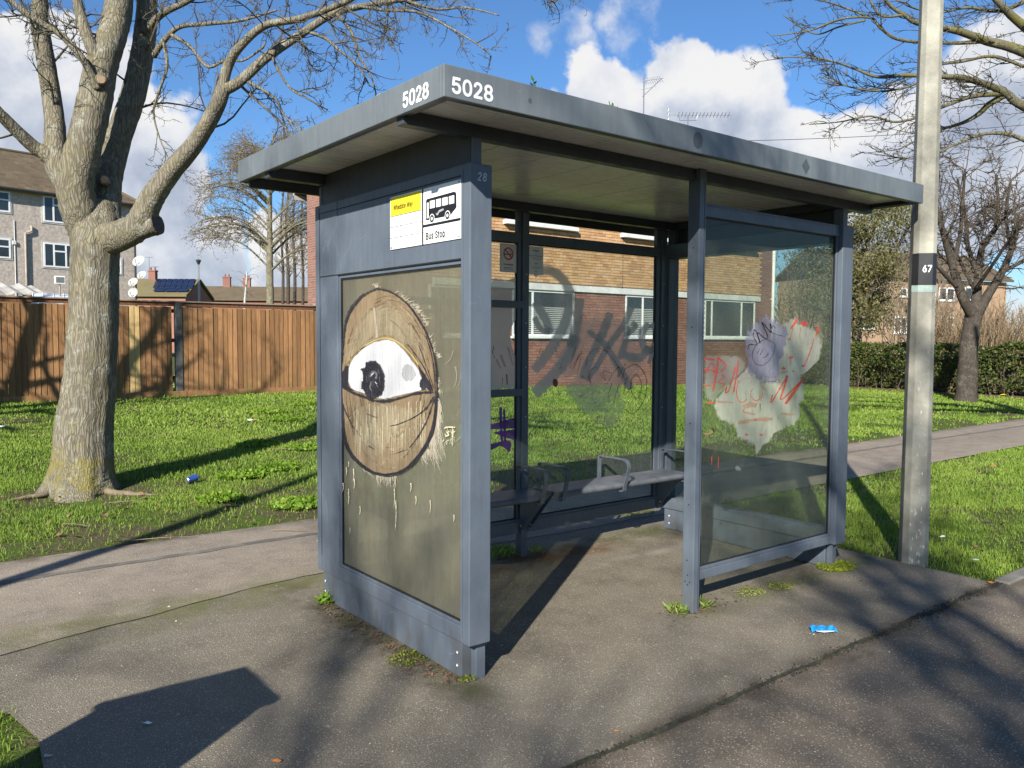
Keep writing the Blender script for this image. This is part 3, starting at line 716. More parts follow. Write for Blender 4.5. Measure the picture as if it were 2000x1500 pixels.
# long bar inside the rear fascia, shade put into its colour
bx('roof_beam', 'shelter_shaded', S, RX0+.05, RX1-.05, 1.84, 1.868, 2.43, 2.486, .003)

def rivets(parent, pts, ax, r=.0075):
    for c in pts: MB().lathe([(r, 0), (r, .0025), (r*.6, .0045), (0.0005, .005)], c, 8, ax).build('rivet', 'rivet', parent, smooth=True)
def end_panel(x0, x1, out, gz0, gz1, gy0, gy1, pane_m):
    """glazed end case: out = -1 when its outer face is at x0"""
    h = []
    # casing built of stiles and rails round the opening
    def part(nm, y0, y1, z0, z1, xa=x0, xb=x1, bv=.005, m=P_): return bx(nm, m, S, xa, xb, y0, y1, z0, z1, bv)
    part('stile', 0, gy0-.018, ZB, ZT); part('stile', gy1+.018, D_, ZB, ZT)
    part('bottom_rail', gy0-.018, gy1+.018, ZB, gz0-.016, x0+.002, x1-.002)
    hd = part('header_panel', gy0-.018, gy1+.018, gz1+.016, ZT, x0+.002, x1-.002)
    xo = x0 if out < 0 else x1
    bead = lambda y0, y1, z0, z1: bx('glazing_bead', P_, S, x0+.008, x1-.008, y0, y1, z0, z1, .002)
    bead(gy0-.018, gy0, gz0-.016, gz1+.016); bead(gy1, gy1+.018, gz0-.016, gz1+.016); bead(gy0, gy1, gz0-.016, gz0); bead(gy0, gy1, gz1, gz1+.016)
    return hd, part
HL, PL = end_panel(0, .118, -1, .262, 1.880, .078, 1.272, 'pane_end')
pane_l = bx('glass_pane', 'pane_end', S, .016, .021, .076, 1.274, .260, 1.882, 0, label='dirty olive-tinted pane painted with a large brown eye')
bx('glass_pane', 'pane_endright', S, .098, .102, .076, 1.274, .260, 1.882, 0)
# raised seams on the outer face
bx('seam', 'dark_gap', HL, -.0012, .004, .07, 1.514, 1.8985, 1.9045, 0)
bx('seam', 'dark_gap', HL, -.0012, .004, .065, 1.514, 2.262, 2.266, 0)
bx('seam', 'dark_gap', S, -.0012, .004, 1.5125, 1.5150, .27, 2.262, 0)
bx('edge_trim', P_, S, -.003, -.0002, 1.517, 1.540, .19, 2.30, .001)
bx('edge_trim', P_, S, -.003, -.0002, .052, .066, .20, 2.29, .001)
HR, PR = end_panel(L_-.132, L_, 1, .262, 2.200, .078, 1.500, 'pane_endright')
bx('glass_pane', 'pane_endright', S, L_-.068, L_-.062, .076, 1.502, .260, 2.202, 0)
# kick plates and feet
for x0, x1 in ((.012, .106), (L_-.120, L_-.012)):
    kp = bx('kick_plate', P_, S, x0, x1, .077, 1.517, .004, ZB+.002, .004)
    if x0 < 1:
        rivets(kp, [(x0-.005, y, z) for y in (.105, 1.49) for z in (.055, .115)], 0)
    else:
        rivets(kp, [(x0-.005, y, z) for y in (.30, 1.46) for z in (.055, .115)], 0)
bx('post_foot', P_, S, .060, .112, .030, .072, 0, ZB+.002, .003); bx('post_foot', P_, S, L_-.112, L_-.06, .030, .072, 0, ZB+.002, .003)
bx('post_foot', P_, S, .060, .112, 1.522, 1.565, 0, ZB+.002, .003)
# posts that carry the beams above the end cases and the closing sheets between
for x0, x1 in ((.030, .082), (L_-.085, L_-.033)):
    for y0 in (.030, 1.482): bx('post', P_, S, x0, x1, y0, y0+.07, ZT-.01, 2.4305, .003)
bx('closing_sheet', 'shelter_shaded', S, .026, .034, .04, 1.53, ZT-.005, 2.489, .001); bx('closing_sheet', 'shelter_shaded', S, L_-.034, L_-.026, .04, 1.53, ZT-.005, 2.489, .001)
# slim front post with screw heads
fp = bx('front_post', P_, S, 1.545, 1.600, .004, .086, 0, 2.4895, .004)
bx('post_groove', 'dark_gap', fp, 1.5836, 1.5860, .0028, .006, .02, 2.42, 0)
for z, y in ((.215, .045), (.30, .05), (.62, .045), (1.08, .045), (1.62, .045), (2.06, .045), (.176, .030), (.176, .062), (.160, .045)):
    MB().lathe([(.0042, 0), (.0042, -.002), (.0005, -.003)], (1.5448, y, z), 8, 0).build('screw_hole', 'dark_gap', fp)
# front window beside it
bx('top_rail', P_, S, 1.60, L_-.132, .026, .074, 2.238, 2.300, .004); bx('top_trim', P_, S, 1.60, L_-.132, .030, .070, 2.300, 2.312, .002)
bx('low_rail', P_, S, 1.60, L_-.132, .026, .074, .175, .228, .004); bx('low_trim', P_, S, 1.60, L_-.132, .034, .066, .228, .247, .002)
bx('side_trim', P_, S, 1.60, 1.616, .034, .066, .247, 2.238, .002); bx('side_trim', P_, S, L_-.150, L_-.132, .034, .066, .247, 2.238, .002)
pane_f = bx('glass_pane', 'pane_front', S, 1.612, L_-.146, .046, .052, .243, 2.242, 0, label='front pane with a white painted-over patch and red scrawl')
# back wall: posts, rails, two bays of glass
YB = 1.53
posts = [(.030, .080), (1.520, 1.580), (2.955, 3.020)]
for x0, x1 in posts:
    p = bx('back_post', P_, S, x0, x1, YB-.005, YB+.055, 0 if x0 > .5 and x0 < 2 else ZB, 2.4305, .004)
bx('post_cover', P_, S, 1.487, 1.520, YB+.008, YB+.045, .27, 2.43, .003)
bx('post_cover', P_, S, 2.912, 2.955, YB+.008, YB+.045, .27, 2.43, .003)
for x0, x1 in ((.08, 1.487), (1.58, 2.912)):
    bx('back_rail', P_, S, x0, x1, YB, YB+.05, 2.215, 2.285, .004)
    lr = bx('back_rail', P_, S, x0, x1, YB-.01, YB+.05, .176, .262, .004)
    bx('rail_trim', P_, lr, x0, x1, YB-.004, YB+.03, .262, .276, .002)
pane_b0 = bx('glass_pane', 'pane_back', S, .078, 1.489, YB+.022, YB+.027, .270, 2.222, 0, label='back pane with a purple painted mark and a no smoking sign')
pane_b1 = bx('glass_pane', 'pane_back', S, 1.578, 2.914, YB+.022, YB+.027, .270, 2.222, 0, label='back pane covered in broad grey scrawl')
for z0, z1 in ((1.762, 1.812), (1.150, 1.202)):
    bar = bx('notice_rail', P_, S, .60, 1.522, YB-.026, YB-.006, z0, z1, .003)
for x in (1.553, 2.984):
    for z in (.62, 1.0, 1.35, 1.66, 2.0): MB().lathe([(.005, 0), (.005, -.003), (.0005, -.004)], (x, YB-.0052, z), 8, 1).build('screw', 'rivet', S)

# bench: two seats with rolled front edge, brackets and looped arms
def seat(x0, x1):
    pr = []
    for k in range(9):
        t = math.pi/2*k/8; pr.append((1.215-.020*math.sin(t)+.02, .478+.022*math.cos(t)+.0))
    prof = [(1.502, .500)]+[(1.246-.022*math.sin(t), .478+.022*math.cos(t)) for t in np.linspace(0, math.pi*.95, 9)]+[(1.256, .470), (1.502, .484)]
    o = MB().prism([(x0, y, z) for y, z in prof], (x1-x0, 0, 0)).build('seat', 'bench_paint', S, bevel=.002); return o
seat(.30, 1.500); seat(1.600, 2.985)
for x in (.45, 1.500, 1.588, 2.955):
    w = .008 if x not in (1.500,) else .05
    MB().prism([(x, 1.512, .455), (x, 1.27, .470), (x, 1.505, .205), (x, 1.520, .205)], (w, 0, 0)).build('bracket', P_, S, bevel=.001)
    MB().lathe([(.008, 0), (.008, -.006), (.001, -.008)], (x-.0, 1.5, .232), 8, 0).build('bolt', 'rivet', S)
    bx('seat_bearer', P_, S, x-.012, x+.030, 1.26, 1.515, .452, .472, .002)
def arm(x):
    pts = [(1.475, .500), (1.475, .58), (1.474, .650)]
    for t in np.linspace(0, math.pi/2, 6)[1:]: pts.append((1.452+.022*math.cos(t), .653+.022*math.sin(t)))
    pts += [(1.34, .675), (1.234, .674)]
    for t in np.linspace(0, 1.75, 9)[1:]: pts.append((1.220-.052*math.sin(t), .622+.052*math.cos(t)))
    pts += [(1.184, .560), (1.200, .500), (1.212, .456)]
    for t in np.linspace(0, 1.5, 5)[1:]: pts.append((1.224-.012*math.cos(t), .452-.012*math.sin(t)))
    pts += [(1.269, .440)]
    P = np.array(pts); T = np.gradient(P, axis=0); T /= np.linalg.norm(T, axis=1)[:, None]; N = np.stack([-T[:, 1], T[:, 0]], 1)*.004; n = len(P)
    v = []
    for sx, sg in ((-.016, -1), (.016, -1), (.016, 1), (-.016, 1)): v.append(np.c_[np.full(n, x+sx), P+N*sg])
    b = MB(); k = np.arange(n-1); q = []
    for a in range(4): c = (a+1) % 4; q.append(np.stack([a*n+k, c*n+k, c*n+k+1, a*n+k+1], 1))
    b.add(np.concatenate(v), np.concatenate(q)); b.ng += [[0, n, 2*n, 3*n], [n-1, 4*n-1, 3*n-1, 2*n-1]]
    b.build('armrest', 'arm_paint', S)
for x in (.40, 1.450, 1.640, 2.235, 2.935): arm(x)

# stop sign on the outer face
XS = -.0035
sg = bx('stop_sign', 'sign_white', S, XS, -.0005, .066, .690, 1.990, 2.249, .001, label='white and yellow plate with bus symbol reading Whaddon Way and Bus Stop')
def sbox(m, y0, y1, z0, z1, dx=.0008, nm='print'): return bx(nm, m, sg, XS-dx, XS-dx*.3, y0, y1, z0, z1, 0)
sbox('sign_yellow', .398, .683, 2.155, 2.245, nm='name_strip')
sbox('sign_black', .376, .388, 1.990, 2.249, .0010, 'divider'); sbox('sign_black', .068, .376, 2.069, 2.081, .0010, 'divider')
for z in (2.153, 2.100, 2.047): sbox('line_grey', .388, .688, z-.0012, z+.0012, .0009, 'grid_line')
for y in (.488, .588): sbox('line_grey', y-.0012, y+.0012, 1.992, 2.153, .0009, 'grid_line')
text('Whaddon Way', .048, (XS-.0013, .655, 2.182), (0, -1, 0), (0, 0, 1), 'sign_black', sg, .0008, 'stop_name', .80)
text('Bus Stop', .062, (XS-.0013, .354, 2.010), (0, -1, 0), (0, 0, 1), 'sign_black', sg, .0013, 'sign_words', .80, 1.10)
YZ = lambda y, z, d: (XS-d, y, z)
bus = [(.356, 2.112), (.353, 2.176), (.345, 2.184), (.118, 2.221), (.106, 2.218), (.101, 2.208), (.097, 2.150), (.100, 2.134), (.140, 2.122), (.205, 2.118), (.318, 2.110), (.352, 2.108)]
bus = [(.352, 2.100), (.352, 2.190), (.345, 2.197), (.118, 2.201), (.106, 2.197), (.101, 2.188), (.099, 2.130), (.150, 2.100)]
MB().ngon([YZ(y, z, .0012) for y, z in bus]).build('bus_symbol', 'sign_black', sg)
def rr(y0, y1, z0, z1, m, d, nm): MB().ngon([YZ(a, c, d) for a, c in ((y0, z0), (y1, z0), (y1, z1), (y0, z1))]).build(nm, m, sg)
rr(.343, .329, 2.108, 2.180, 'sign_white', .0016, 'symbol_window')
for k in range(4): rr(.318-k*.053, .276-k*.053, 2.150, 2.185, 'sign_white', .0016, 'symbol_window')
def disc(y, z, r, m, d, nm): MB().ngon([YZ(y+r*math.cos(t), z+r*math.sin(t), d) for t in np.linspace(0, 2*math.pi, 21)[:-1]]).build(nm, m, sg)
for y in (.300, .170):
    disc(y, 2.102, .022, 'sign_white', .0017, 'symbol_wheel'); disc(y, 2.102, .0175, 'sign_black', .0021, 'symbol_wheel'); disc(y, 2.102, .008, 'sign_white', .0025, 'symbol_wheel')
MB().ngon([YZ(y, z, .0016) for y, z in ((.268, 2.126), (.258, 2.120), (.240, 2.134), (.205, 2.138), (.200, 2.130), (.238, 2.124), (.250, 2.112), (.262, 2.114))]).build('scuff', 'sign_grey', sg)
for k in range(26):
    y = .50+random.random()*.08; z = 2.055+random.random()*.06; rr(y, y-.002-.006*random.random(), z, z+.0015+.002*random.random(), 'notice_grey', .0012, 'glue_trace')
for y, z in ((.676, 2.238), (.079, 2.238), (.676, 2.001), (.079, 2.001)): MB().lathe([(.006, 0), (.006, -.002), (.001, -.003)], (XS-.001, y, z), 10, 0).build('sign_screw', 'sign_grey', sg)
# chalked number on the narrow face, tiny mark on the stile
text('28', .070, (.034, -.0015, 2.238), (1, 0, 0), (.12, 0, 1), 'chalk', S, .0010, 'chalk_number', .80, 1.1)
text('T', .022, (-.0016, 1.42, 1.165), (0, -1, 0), (0, 0, 1), 'thin_ink', S, 0, 'pen_mark')

# notices stuck to the back panes
ns = bx('no_smoking_sign', 'notice_grey', S, 1.338, 1.480, YB+.016, YB+.020, 2.008, 2.200, 0, label='grey no smoking sign with red ring')
def nbox(par, m, x0, x1, z0, z1, d, nm): MB().ngon([(x0, YB+.016-d, z0), (x1, YB+.016-d, z0), (x1, YB+.016-d, z1), (x0, YB+.016-d, z1)]).build(nm, m, par)
for a in ((1.343, 1.475, 2.1945, 2.196), (1.343, 1.475, 2.012, 2.0135), (1.343, 1.3445, 2.012, 2.196), (1.4735, 1.475, 2.012, 2.196)): nbox(ns, 'sign_black', *a, .0008, 'border')
cx, cz = 1.409, 2.135
nbox(ns, 'sign_black', cx-.034, cx-.006, cz-.008, cz-.001, .0010, 'cigarette'); nbox(ns, 'sign_black', cx+.010, cx+.030, cz-.008, cz-.001, .0010, 'cigarette')
b = MB(); ring = [(cx+.044*math.cos(t), cz+.044*math.sin(t)) for t in np.linspace(0, 2*math.pi, 33)]; rin = [(cx+.034*math.cos(t), cz+.034*math.sin(t)) for t in np.linspace(0, 2*math.pi, 33)]
b.add([(x, YB+.0148, z) for x, z in ring]+[(x, YB+.0148, z) for x, z in rin], [(k, k+1, 33+k+1, 33+k) for k in range(32)])
c45 = .7071; b.add([(cx+sx*c45*.038+ox, YB+.0146, cz-sx*c45*.038+ox) for sx in (-1, 1) for ox in (-.0035, .0035)], [(0, 2, 3, 1)]); b.build('prohibition_ring', 'sign_red', ns)
sm = [(cx+.004, cz+.026), (cx+.008, cz+.022), (cx+.013, cz+.024), (cx+.018, cz+.018), (cx+.016, cz+.012), (cx+.023, cz+.010), (cx+.026, cz+.002)]
MB().tube([(x, YB+.0150, z) for x, z in sm], .0015, 4).build('smoke', 'sign_black', ns)
text('NO SMOKING', .0185, (1.409, YB+.0148, 2.056), (1, 0, 0), (0, 0, 1), 'sign_red', ns, .0008, 'notice_words', .98, 1., True)
text('It is against the law to\nsmoke in this bus shelter', .0105, (1.409, YB+.0148, 2.038), (1, 0, 0), (0, 0, 1), 'sign_black', ns, .0003, 'notice_words', .95, 1., True)
no = bx('notice', 'notice_grey', S, 1.591, 1.724, YB+.016, YB+.020, 2.003, 2.203, 0, label='plain grey printed notice on damage and litter')
text('Damage?', .0185, (1.657, YB+.0148, 2.168), (1, 0, 0), (0, 0, 1), 'sign_black', no, .0003, 'notice_words', 1., 1., True)
nbox(no, 'sign_black', 1.596, 1.719, 2.134, 2.1365, .0012, 'rule')
for z, w in ((2.120, .045), (2.112, .034), (2.056, .050), (2.047, .034), (2.142, .010), (2.008, .022)): nbox(no, 'sign_grey', 1.657-w, 1.657+w, z, z+.003, .0012, 'small_print')
text('Litter', .0165, (1.657, YB+.0148, 2.078), (1, 0, 0), (0, 0, 1), 'sign_black', no, .0003, 'notice_words', 1., 1., True)
nbox(no, 'sign_black', 1.653, 1.661, 2.022, 2.030, .0012, 'emblem')

# black glazing gaskets round the panes
def gasket(axis, pos, a0, a1, z0, z1, w=.006, t=.006):
    for q in ((a0, a1, z0, z0+w), (a0, a1, z1-w, z1), (a0, a0+w, z0+w, z1-w), (a1-w, a1, z0+w, z1-w)):
        if axis == 'x': bx('gasket', 'rubber', S, pos-t, pos+t, q[0], q[1], q[2], q[3], 0)
        else: bx('gasket', 'rubber', S, q[0], q[1], pos-t, pos+t, q[2], q[3], 0)
gasket('x', .0185, .0785, 1.2715, .2625, 1.8795); gasket('y', .049, 1.6165, L_-.1505, .2475, 2.2375); gasket('y', YB+.0245, 1.5805, 2.9115, .2765, 2.2145, .007); gasket('y', YB+.0245, .0805, 1.4865, .2765, 2.2145, .007)

# ------------------------------------------------------------------ paint and ink on the panes
class Layer:
    """flat paint on a pane: pixels of the photograph are carried to the pane's own plane"""
    def __init__(s, pane, axis, pos, side): s.pane = pane; s.axis = axis; s.pos = pos; s.side = side; s.k = 0
    def P(s, x, y): return (onx if s.axis == 'x' else ony)(x, y, s.pos)
    def lift(s, v):
        v = np.array(v); v[:, 0 if s.axis == 'x' else 1] = s.pos+s.side*(.0006+.00022*s.k); return v
    def poly(s, pts, m, name, rough=.0, n=6, seed=1, fade=.10):
        P = np.array([s.P(*p) for p in pts]); Q = []
        N = len(P)
        for a in range(N):          # closed Catmull-Rom outline with a ragged edge
            p0, p1, p2, p3 = P[a-1], P[a], P[(a+1) % N], P[(a+2) % N]
            for t in np.linspace(0, 1, n, endpoint=False): Q.append(.5*((2*p1)+(-p0+p2)*t+(2*p0-5*p1+4*p2-p3)*t*t+(-p0+3*p1-3*p2+p3)*t**3))
        Q = np.array(Q)
        if rough:
            rg = np.random.default_rng(seed); c = Q.mean(0); d = Q-c; d /= np.linalg.norm(d, axis=1)[:, None]; Q = Q+d*(rg.normal(size=(len(Q), 1))*rough)
        s.k += 1; b = MB(); Q = s.lift(Q); n = len(Q); c = Q.mean(0); I = c+(Q-c)*(1-fade); k = np.arange(n)
        b.add(np.concatenate([Q, I]), np.stack([k, (k+1) % n, n+(k+1) % n, n+k], 1), a=np.r_[np.zeros(n), np.ones(n)])
        b.ng.append(list(range(n, 2*n))); return b.build(name, m, s.pane)
    def strokes(s, paths, m, name, jit=.15, seed=1):
        """each path: (list of pixels, width in pixels [start, end])"""
        b = MB(); rg = np.random.default_rng(seed); s.k += 1; single = len(paths) <= 40; idx = 0; o = None
        for pts, w in paths:
            w = (w, w) if not hasattr(w, '__len__') else w
            P = np.array(pts, float); n = len(P)
            if n > 2:
                Q = []
                for a in range(n-1):
                    p0, p1, p2, p3 = P[max(a-1, 0)], P[a], P[a+1], P[min(a+2, n-1)]
                    for t in np.linspace(0, 1, 8, endpoint=False): Q.append(.5*((2*p1)+(-p0+p2)*t+(2*p0-5*p1+4*p2-p3)*t*t+(-p0+3*p1-3*p2+p3)*t**3))
                Q.append(P[-1]); P = np.array(Q); n = len(P)
            T = np.gradient(P, axis=0); T /= np.linalg.norm(T, axis=1)[:, None]+1e-9; N = np.stack([-T[:, 1], T[:, 0]], 1)
            ww = np.linspace(w[0], w[1], n)/2*(1+jit*rg.normal(size=n)); ww[0] *= .7; ww[-1] *= .5
            A = P+N*ww[:, None]; B = P-N*ww[:, None]
            V = np.array([s.P(*p) for p in A]+[s.P(*p) for p in P]+[s.P(*p) for p in B]); V = s.lift(V); k = np.arange(n-1)
            V[:, 0 if s.axis == 'x' else 1] += s.side*.000012*idx; idx += 1 if single else .02
            b.add(V, np.concatenate([np.stack([k, n+k, n+k+1, k+1], 1), np.stack([n+k, 2*n+k, 2*n+k+1, n+k+1], 1)]), a=np.r_[np.full(n, .12), np.ones(n), np.full(n, .12)])
            if single: o = b.build(name, m, s.pane); b = MB()
        return o if single else b.build(name, m, s.pane, kind='stuff')

# --- the big eye on the end pane (outer face)
E_ = Layer(pane_l, 'x', .016, -1)
e = lambda pts: [(640+x/3.571, 540+y/3.571) for x, y in pts]
egg = [(350, 85), (450, 110), (560, 190), (640, 300), (700, 410), (745, 540), (765, 680), (768, 800), (760, 950), (735, 1080), (690, 1180), (620, 1280), (540, 1345), (440, 1380), (340, 1372), (250, 1320), (180, 1250), (140, 1180), (120, 1100), (102, 950), (95, 800), (95, 720), (100, 620), (115, 450), (135, 320), (180, 220), (260, 130)]
rg = np.random.default_rng(3)
fe = []
for (x0, y0, x1, y1, dx, dy, n, L) in [(470, 100, 640, 260, 45, -20, 34, 40), (600, 190, 690, 340, 35, -10, 46, 45), (700, 400, 750, 560, 30, -22, 40, 35), (760, 540, 780, 570, 22, -14, 20, 40), (765, 700, 780, 800, 18, 26, 30, 40), (700, 1130, 765, 960, 26, 105, 64, 130), (650, 1260, 720, 1180, 30, 60, 34, 70), (340, 1370, 480, 1385, 2, 70, 46, 70), (250, 1320, 300, 1350, 20, 50, 20, 60), (320, 60, 350, 80, 10, -30, 16, 40), (770, 860, 770, 990, 22, 70, 50, 60)]:
    for k in range(n):
        t = rg.random(); x = x0+(x1-x0)*t+rg.normal()*6; y = y0+(y1-y0)*t+rg.normal()*6; q = L/60*rg.uniform(.4, 1.2)
        fe.append((e([(x, y), (x+dx*q*.5+rg.normal()*5, y+dy*q*.5), (x+dx*q+rg.normal()*10, y+dy*q+rg.normal()*8)]), (rg.uniform(1., 2.4), .5)))
E_.strokes(fe, 'eye_feather', 'feathered_edge', .1)
E_.poly(e(egg), 'eye_brown', 'painted_eye', .0025, fade=.03)
arcs, arcs2 = [], []
for k in range(190):                       # curved brush marks that follow the outline
    s_ = rg.uniform(.50, .97); t0 = rg.uniform(math.pi*1.02, math.pi*1.95) if k < 120 else rg.uniform(.1, math.pi*.9); q = rg.uniform(.15, .55)
    pts = [(432+s_*335*math.cos(t), 735+s_*640*math.sin(t)) for t in np.linspace(t0, t0+q, 6)]
    if any(y > 1340 or y < 110 for _, y in pts): continue
    (arcs if k % 2 else arcs2).append((e(pts), (rg.uniform(1.2, 5.5), .8)))
E_.strokes(arcs, 'eye_umber', 'brush_arcs', .25); E_.strokes(arcs2, 'eye_tan', 'brush_arcs', .25)
hatch = []
for k in range(150):
    x = rg.uniform(140, 640); y = rg.uniform(170, 470) if k < 90 else rg.uniform(900, 1330); q = rg.uniform(40, 170)
    if ((x-430)/300)**2+((y-740)/590)**2 > .92: continue
    a = rg.normal()*.25+(1.1 if k % 3 else 2.4); hatch.append((e([(x, y), (x+math.cos(a)*q*.5+6, y+math.sin(a)*q*.5), (x+math.cos(a)*q, y+math.sin(a)*q)]), (rg.uniform(2, 6), 1)))
E_.strokes(hatch, 'eye_tan', 'brush_marks', .2)
E_.poly(e([(250, 250), (330, 225), (430, 220), (520, 270), (600, 380), (620, 470), (560, 480), (470, 420), (380, 410), (280, 440), (200, 520), (160, 560), (190, 380)]), 'eye_tan', 'painted_lid', .004, seed=4)
E_.poly(e([(240, 900), (330, 890), (450, 900), (560, 920), (620, 960), (560, 1020), (470, 1080), (420, 1180), (350, 1260), (280, 1200), (220, 1100), (190, 990)]), 'eye_tan', 'painted_lid', .004, seed=5)
vs_ = []
for k in range(120):
    x = rg.uniform(180, 690); y = rg.uniform(860, 1130); vs_.append((e([(x, y), (x+rg.normal()*4, y+rg.uniform(60, 280))]), (rg.uniform(.5, 1.5), .4)))
E_.strokes([s_ for s_ in vs_ if s_[0][1][1] < 915], 'cream_paint', 'scratch_lines', .1)
white = [(145, 740), (142, 660), (180, 570), (265, 490), (350, 447), (430, 440), (505, 480), (580, 565), (635, 645), (665, 710), (715, 775), (640, 800), (560, 818), (470, 840), (400, 855), (320, 845), (240, 812), (180, 790)]
E_.poly(e(white), 'eye_white', 'eye_white', .0015, fade=.06)
E_.strokes([(e([(325, 215), (335, 300), (345, 430)]), (3, 7))], 'eye_feather', 'paint_run')
E_.poly(e([(520, 690), (530, 630), (570, 610), (610, 650), (620, 700), (580, 730), (535, 720)]), 'eye_grey', 'shade_patch', .003)
E_.strokes([(e([(130, 625), (190, 545), (270, 480), (350, 440), (430, 432), (510, 470), (590, 550), (640, 620)]), 3.0)], 'eye_yellow', 'lid_line')
iris = []
for k in range(46):
    t = rg.uniform(0, 2*math.pi); r = rg.uniform(.45, 1); x = 318+78*r*math.cos(t); y = 715+118*r*math.sin(t); iris.append((e([(x, y-26), (x+rg.normal()*5, y), (x+rg.normal()*6, y+rg.uniform(15, 40))]), (5.5, 3)))
iris += [(e([(245, 640), (262, 700), (258, 790)]), (9, 6)), (e([(270, 620), (320, 600), (370, 640), (390, 720), (380, 800), (330, 840), (280, 820), (262, 740), (275, 650)]), 9), (e([(300, 740), (330, 690), (350, 740), (320, 800), (296, 770)]), 5)]
E_.poly(e([(255, 640), (300, 600), (345, 605), (385, 660), (396, 740), (375, 815), (325, 845), (272, 825), (250, 760), (245, 690)]), 'eye_black', 'painted_iris', .004, fade=.16)
E_.strokes(iris, 'eye_black', 'iris_strokes', .2)
E_.strokes([(e([(300, 700), (320, 665), (345, 680), (340, 715)]), 5), (e([(340, 740), (356, 775)]), 4.5), (e([(310, 730), (300, 770), (312, 800)]), 3.5), (e([(275, 690), (280, 740)]), 2), (e([(365, 700), (372, 760)]), 2)], 'eye_grey', 'iris_glint')
E_.strokes([(e([(308, 690), (326, 672)]), 3.5), (e([(335, 735), (350, 750)]), 3)], 'eye_white', 'iris_glint')
E_.poly(e([(80, 735), (118, 645), (148, 620), (150, 690), (150, 770), (190, 800), (120, 775)]), 'eye_black', 'eye_corner', .002)
E_.poly(e([(635, 610), (660, 650), (690, 690), (745, 795), (700, 790), (660, 790), (645, 740), (660, 700), (645, 660)]), 'eye_black', 'eye_corner', .003)
lines = [([(80, 740), (160, 800), (260, 840), (330, 865), (420, 868), (520, 845), (620, 815), (742, 805)], 6.0), ([(120, 640), (190, 545), (270, 480)], 1.5), ([(560, 470), (630, 560), (690, 660), (735, 780)], 2.2), ([(640, 480), (700, 640), (745, 780)], 1.6),
         ([(745, 835), (690, 920), (600, 985), (500, 1028), (440, 1042)], (4, 1.5)), ([(748, 850), (705, 985), (645, 1100), (575, 1195)], (4, 2)), ([(95, 850), (130, 945), (175, 1035), (240, 1120)], (3, 1.2)), ([(270, 955), (350, 985)], 2.6), ([(290, 1180), (330, 1205)], 3), ([(490, 1230), (560, 1205)], 2)]
lines += [([(500+x, y) for x, y in ((-60, 300), (0, 350), (50, 420))], 1.0)]
edge = egg+[egg[0]]
for k in range(7):
    o = rg.normal(size=2)*4; i0 = rg.integers(0, 10); i1 = rg.integers(14, 27); lines.append(([(x+o[0]+rg.normal()*3, y+o[1]+rg.normal()*3) for x, y in edge[i0:i1]], rg.uniform(1.0, 2.8)))
lines += [(edge[:15], (4.2, 3)), (edge[13:28], (3, 4.2)), ([(60, 720), (55, 820), (75, 760)], 3), ([(260, 120), (180, 200), (135, 300), (120, 400)], 5), ([(130, 1150), (180, 1260), (280, 1345), (380, 1378), (500, 1365), (600, 1300), (690, 1190)], 5)]
E_.strokes([(e(p), w) for p, w in lines], 'eye_black', 'outline', .25)
drips = []
for x, y, l in [(135, 1330, 60), (150, 1290, 40), (112, 1440, 60), (190, 1410, 70), (185, 1340, 90), (150, 1480, 30), (585, 1440, 60), (475, 1400, 80), (470, 1480, 130), (150, 1500, 90), (230, 1600, 60), (480, 1560, 200), (620, 1530, 60), (720, 1560, 90), (885, 1660, 50), (160, 1750, 40)]:
    drips.append((e([(x, y), (x+3, y+l*.5), (x-2, y+l)]), (rg.uniform(1.5, 3), .6)))
for k in range(26): x = rg.choice([845, 870, 830, 880]); y = rg.uniform(1050, 1160); drips.append((e([(x+rg.normal()*10, y), (x+rg.normal()*10, y+rg.uniform(8, 26))]), rg.uniform(1.2, 2.6)))
drips += [(e([(820, 1060), (840, 1050), (895, 1052)]), 3.2), (e([(835, 1080), (850, 1105), (830, 1112)]), 3), (e([(878, 1060), (876, 1150)]), 2.6)]
E_.strokes(drips, 'cream_paint', 'paint_drips', .25)
sw = []
for k in range(5):
    x = rg.uniform(800, 880); y = rg.uniform(480, 1000); r = rg.uniform(50, 120); t0 = rg.uniform(-1.2, .4); sw.append((e([(x+r*math.cos(t0+q), y+r*1.6*math.sin(t0+q)) for q in np.linspace(0, 1.3, 5)]), (rg.uniform(1, 5), .6)))
E_.strokes(sw, 'scratch', 'wipe_marks', .2)

# --- front window (street face)
F_ = Layer(pane_f, 'y', .046, -1)
f_ = lambda pts: [(1340+x/4.166, 560+y/4.166) for x, y in pts]
F_.poly(f_([(150, 560), (300, 548), (450, 560), (500, 640), (420, 740), (330, 830), (250, 900), (205, 960), (150, 900), (145, 720)]), 'thin_shaded_wash', 'thin_shaded_overpaint', .004, seed=11, fade=.3)  # shadowed part of the overpaint; its slanting edge is the shadow's edge
F_.poly(f_([(205, 935), (250, 880), (330, 790), (420, 720), (500, 640), (600, 560), (690, 420), (760, 310), (830, 255), (905, 250), (970, 285), (1055, 335), (1110, 430), (1105, 560), (1060, 620), (985, 690), (940, 720), (978, 800), (970, 880), (932, 960), (928, 1060), (880, 1130), (790, 1180), (720, 1210), (690, 1260), (620, 1310), (572, 1372), (540, 1310), (470, 1262), (440, 1252), (402, 1240), (380, 1142), (300, 1110), (222, 1040)]), 'white_wash', 'white_overpaint', .003, seed=12, fade=.16)
fing = []
for (x, y, l) in [(440, 1240, 30), (320, 1110, 90), (720, 1200, 60), (735, 1200, 50), (760, 1180, 40), (570, 1360, 30), (470, 1060, 60), (480, 1030, 50), (260, 1230, 20)]: fing.append((f_([(x, y), (x+2, y+l*.5), (x, y+l)]), (1.6, .7)))
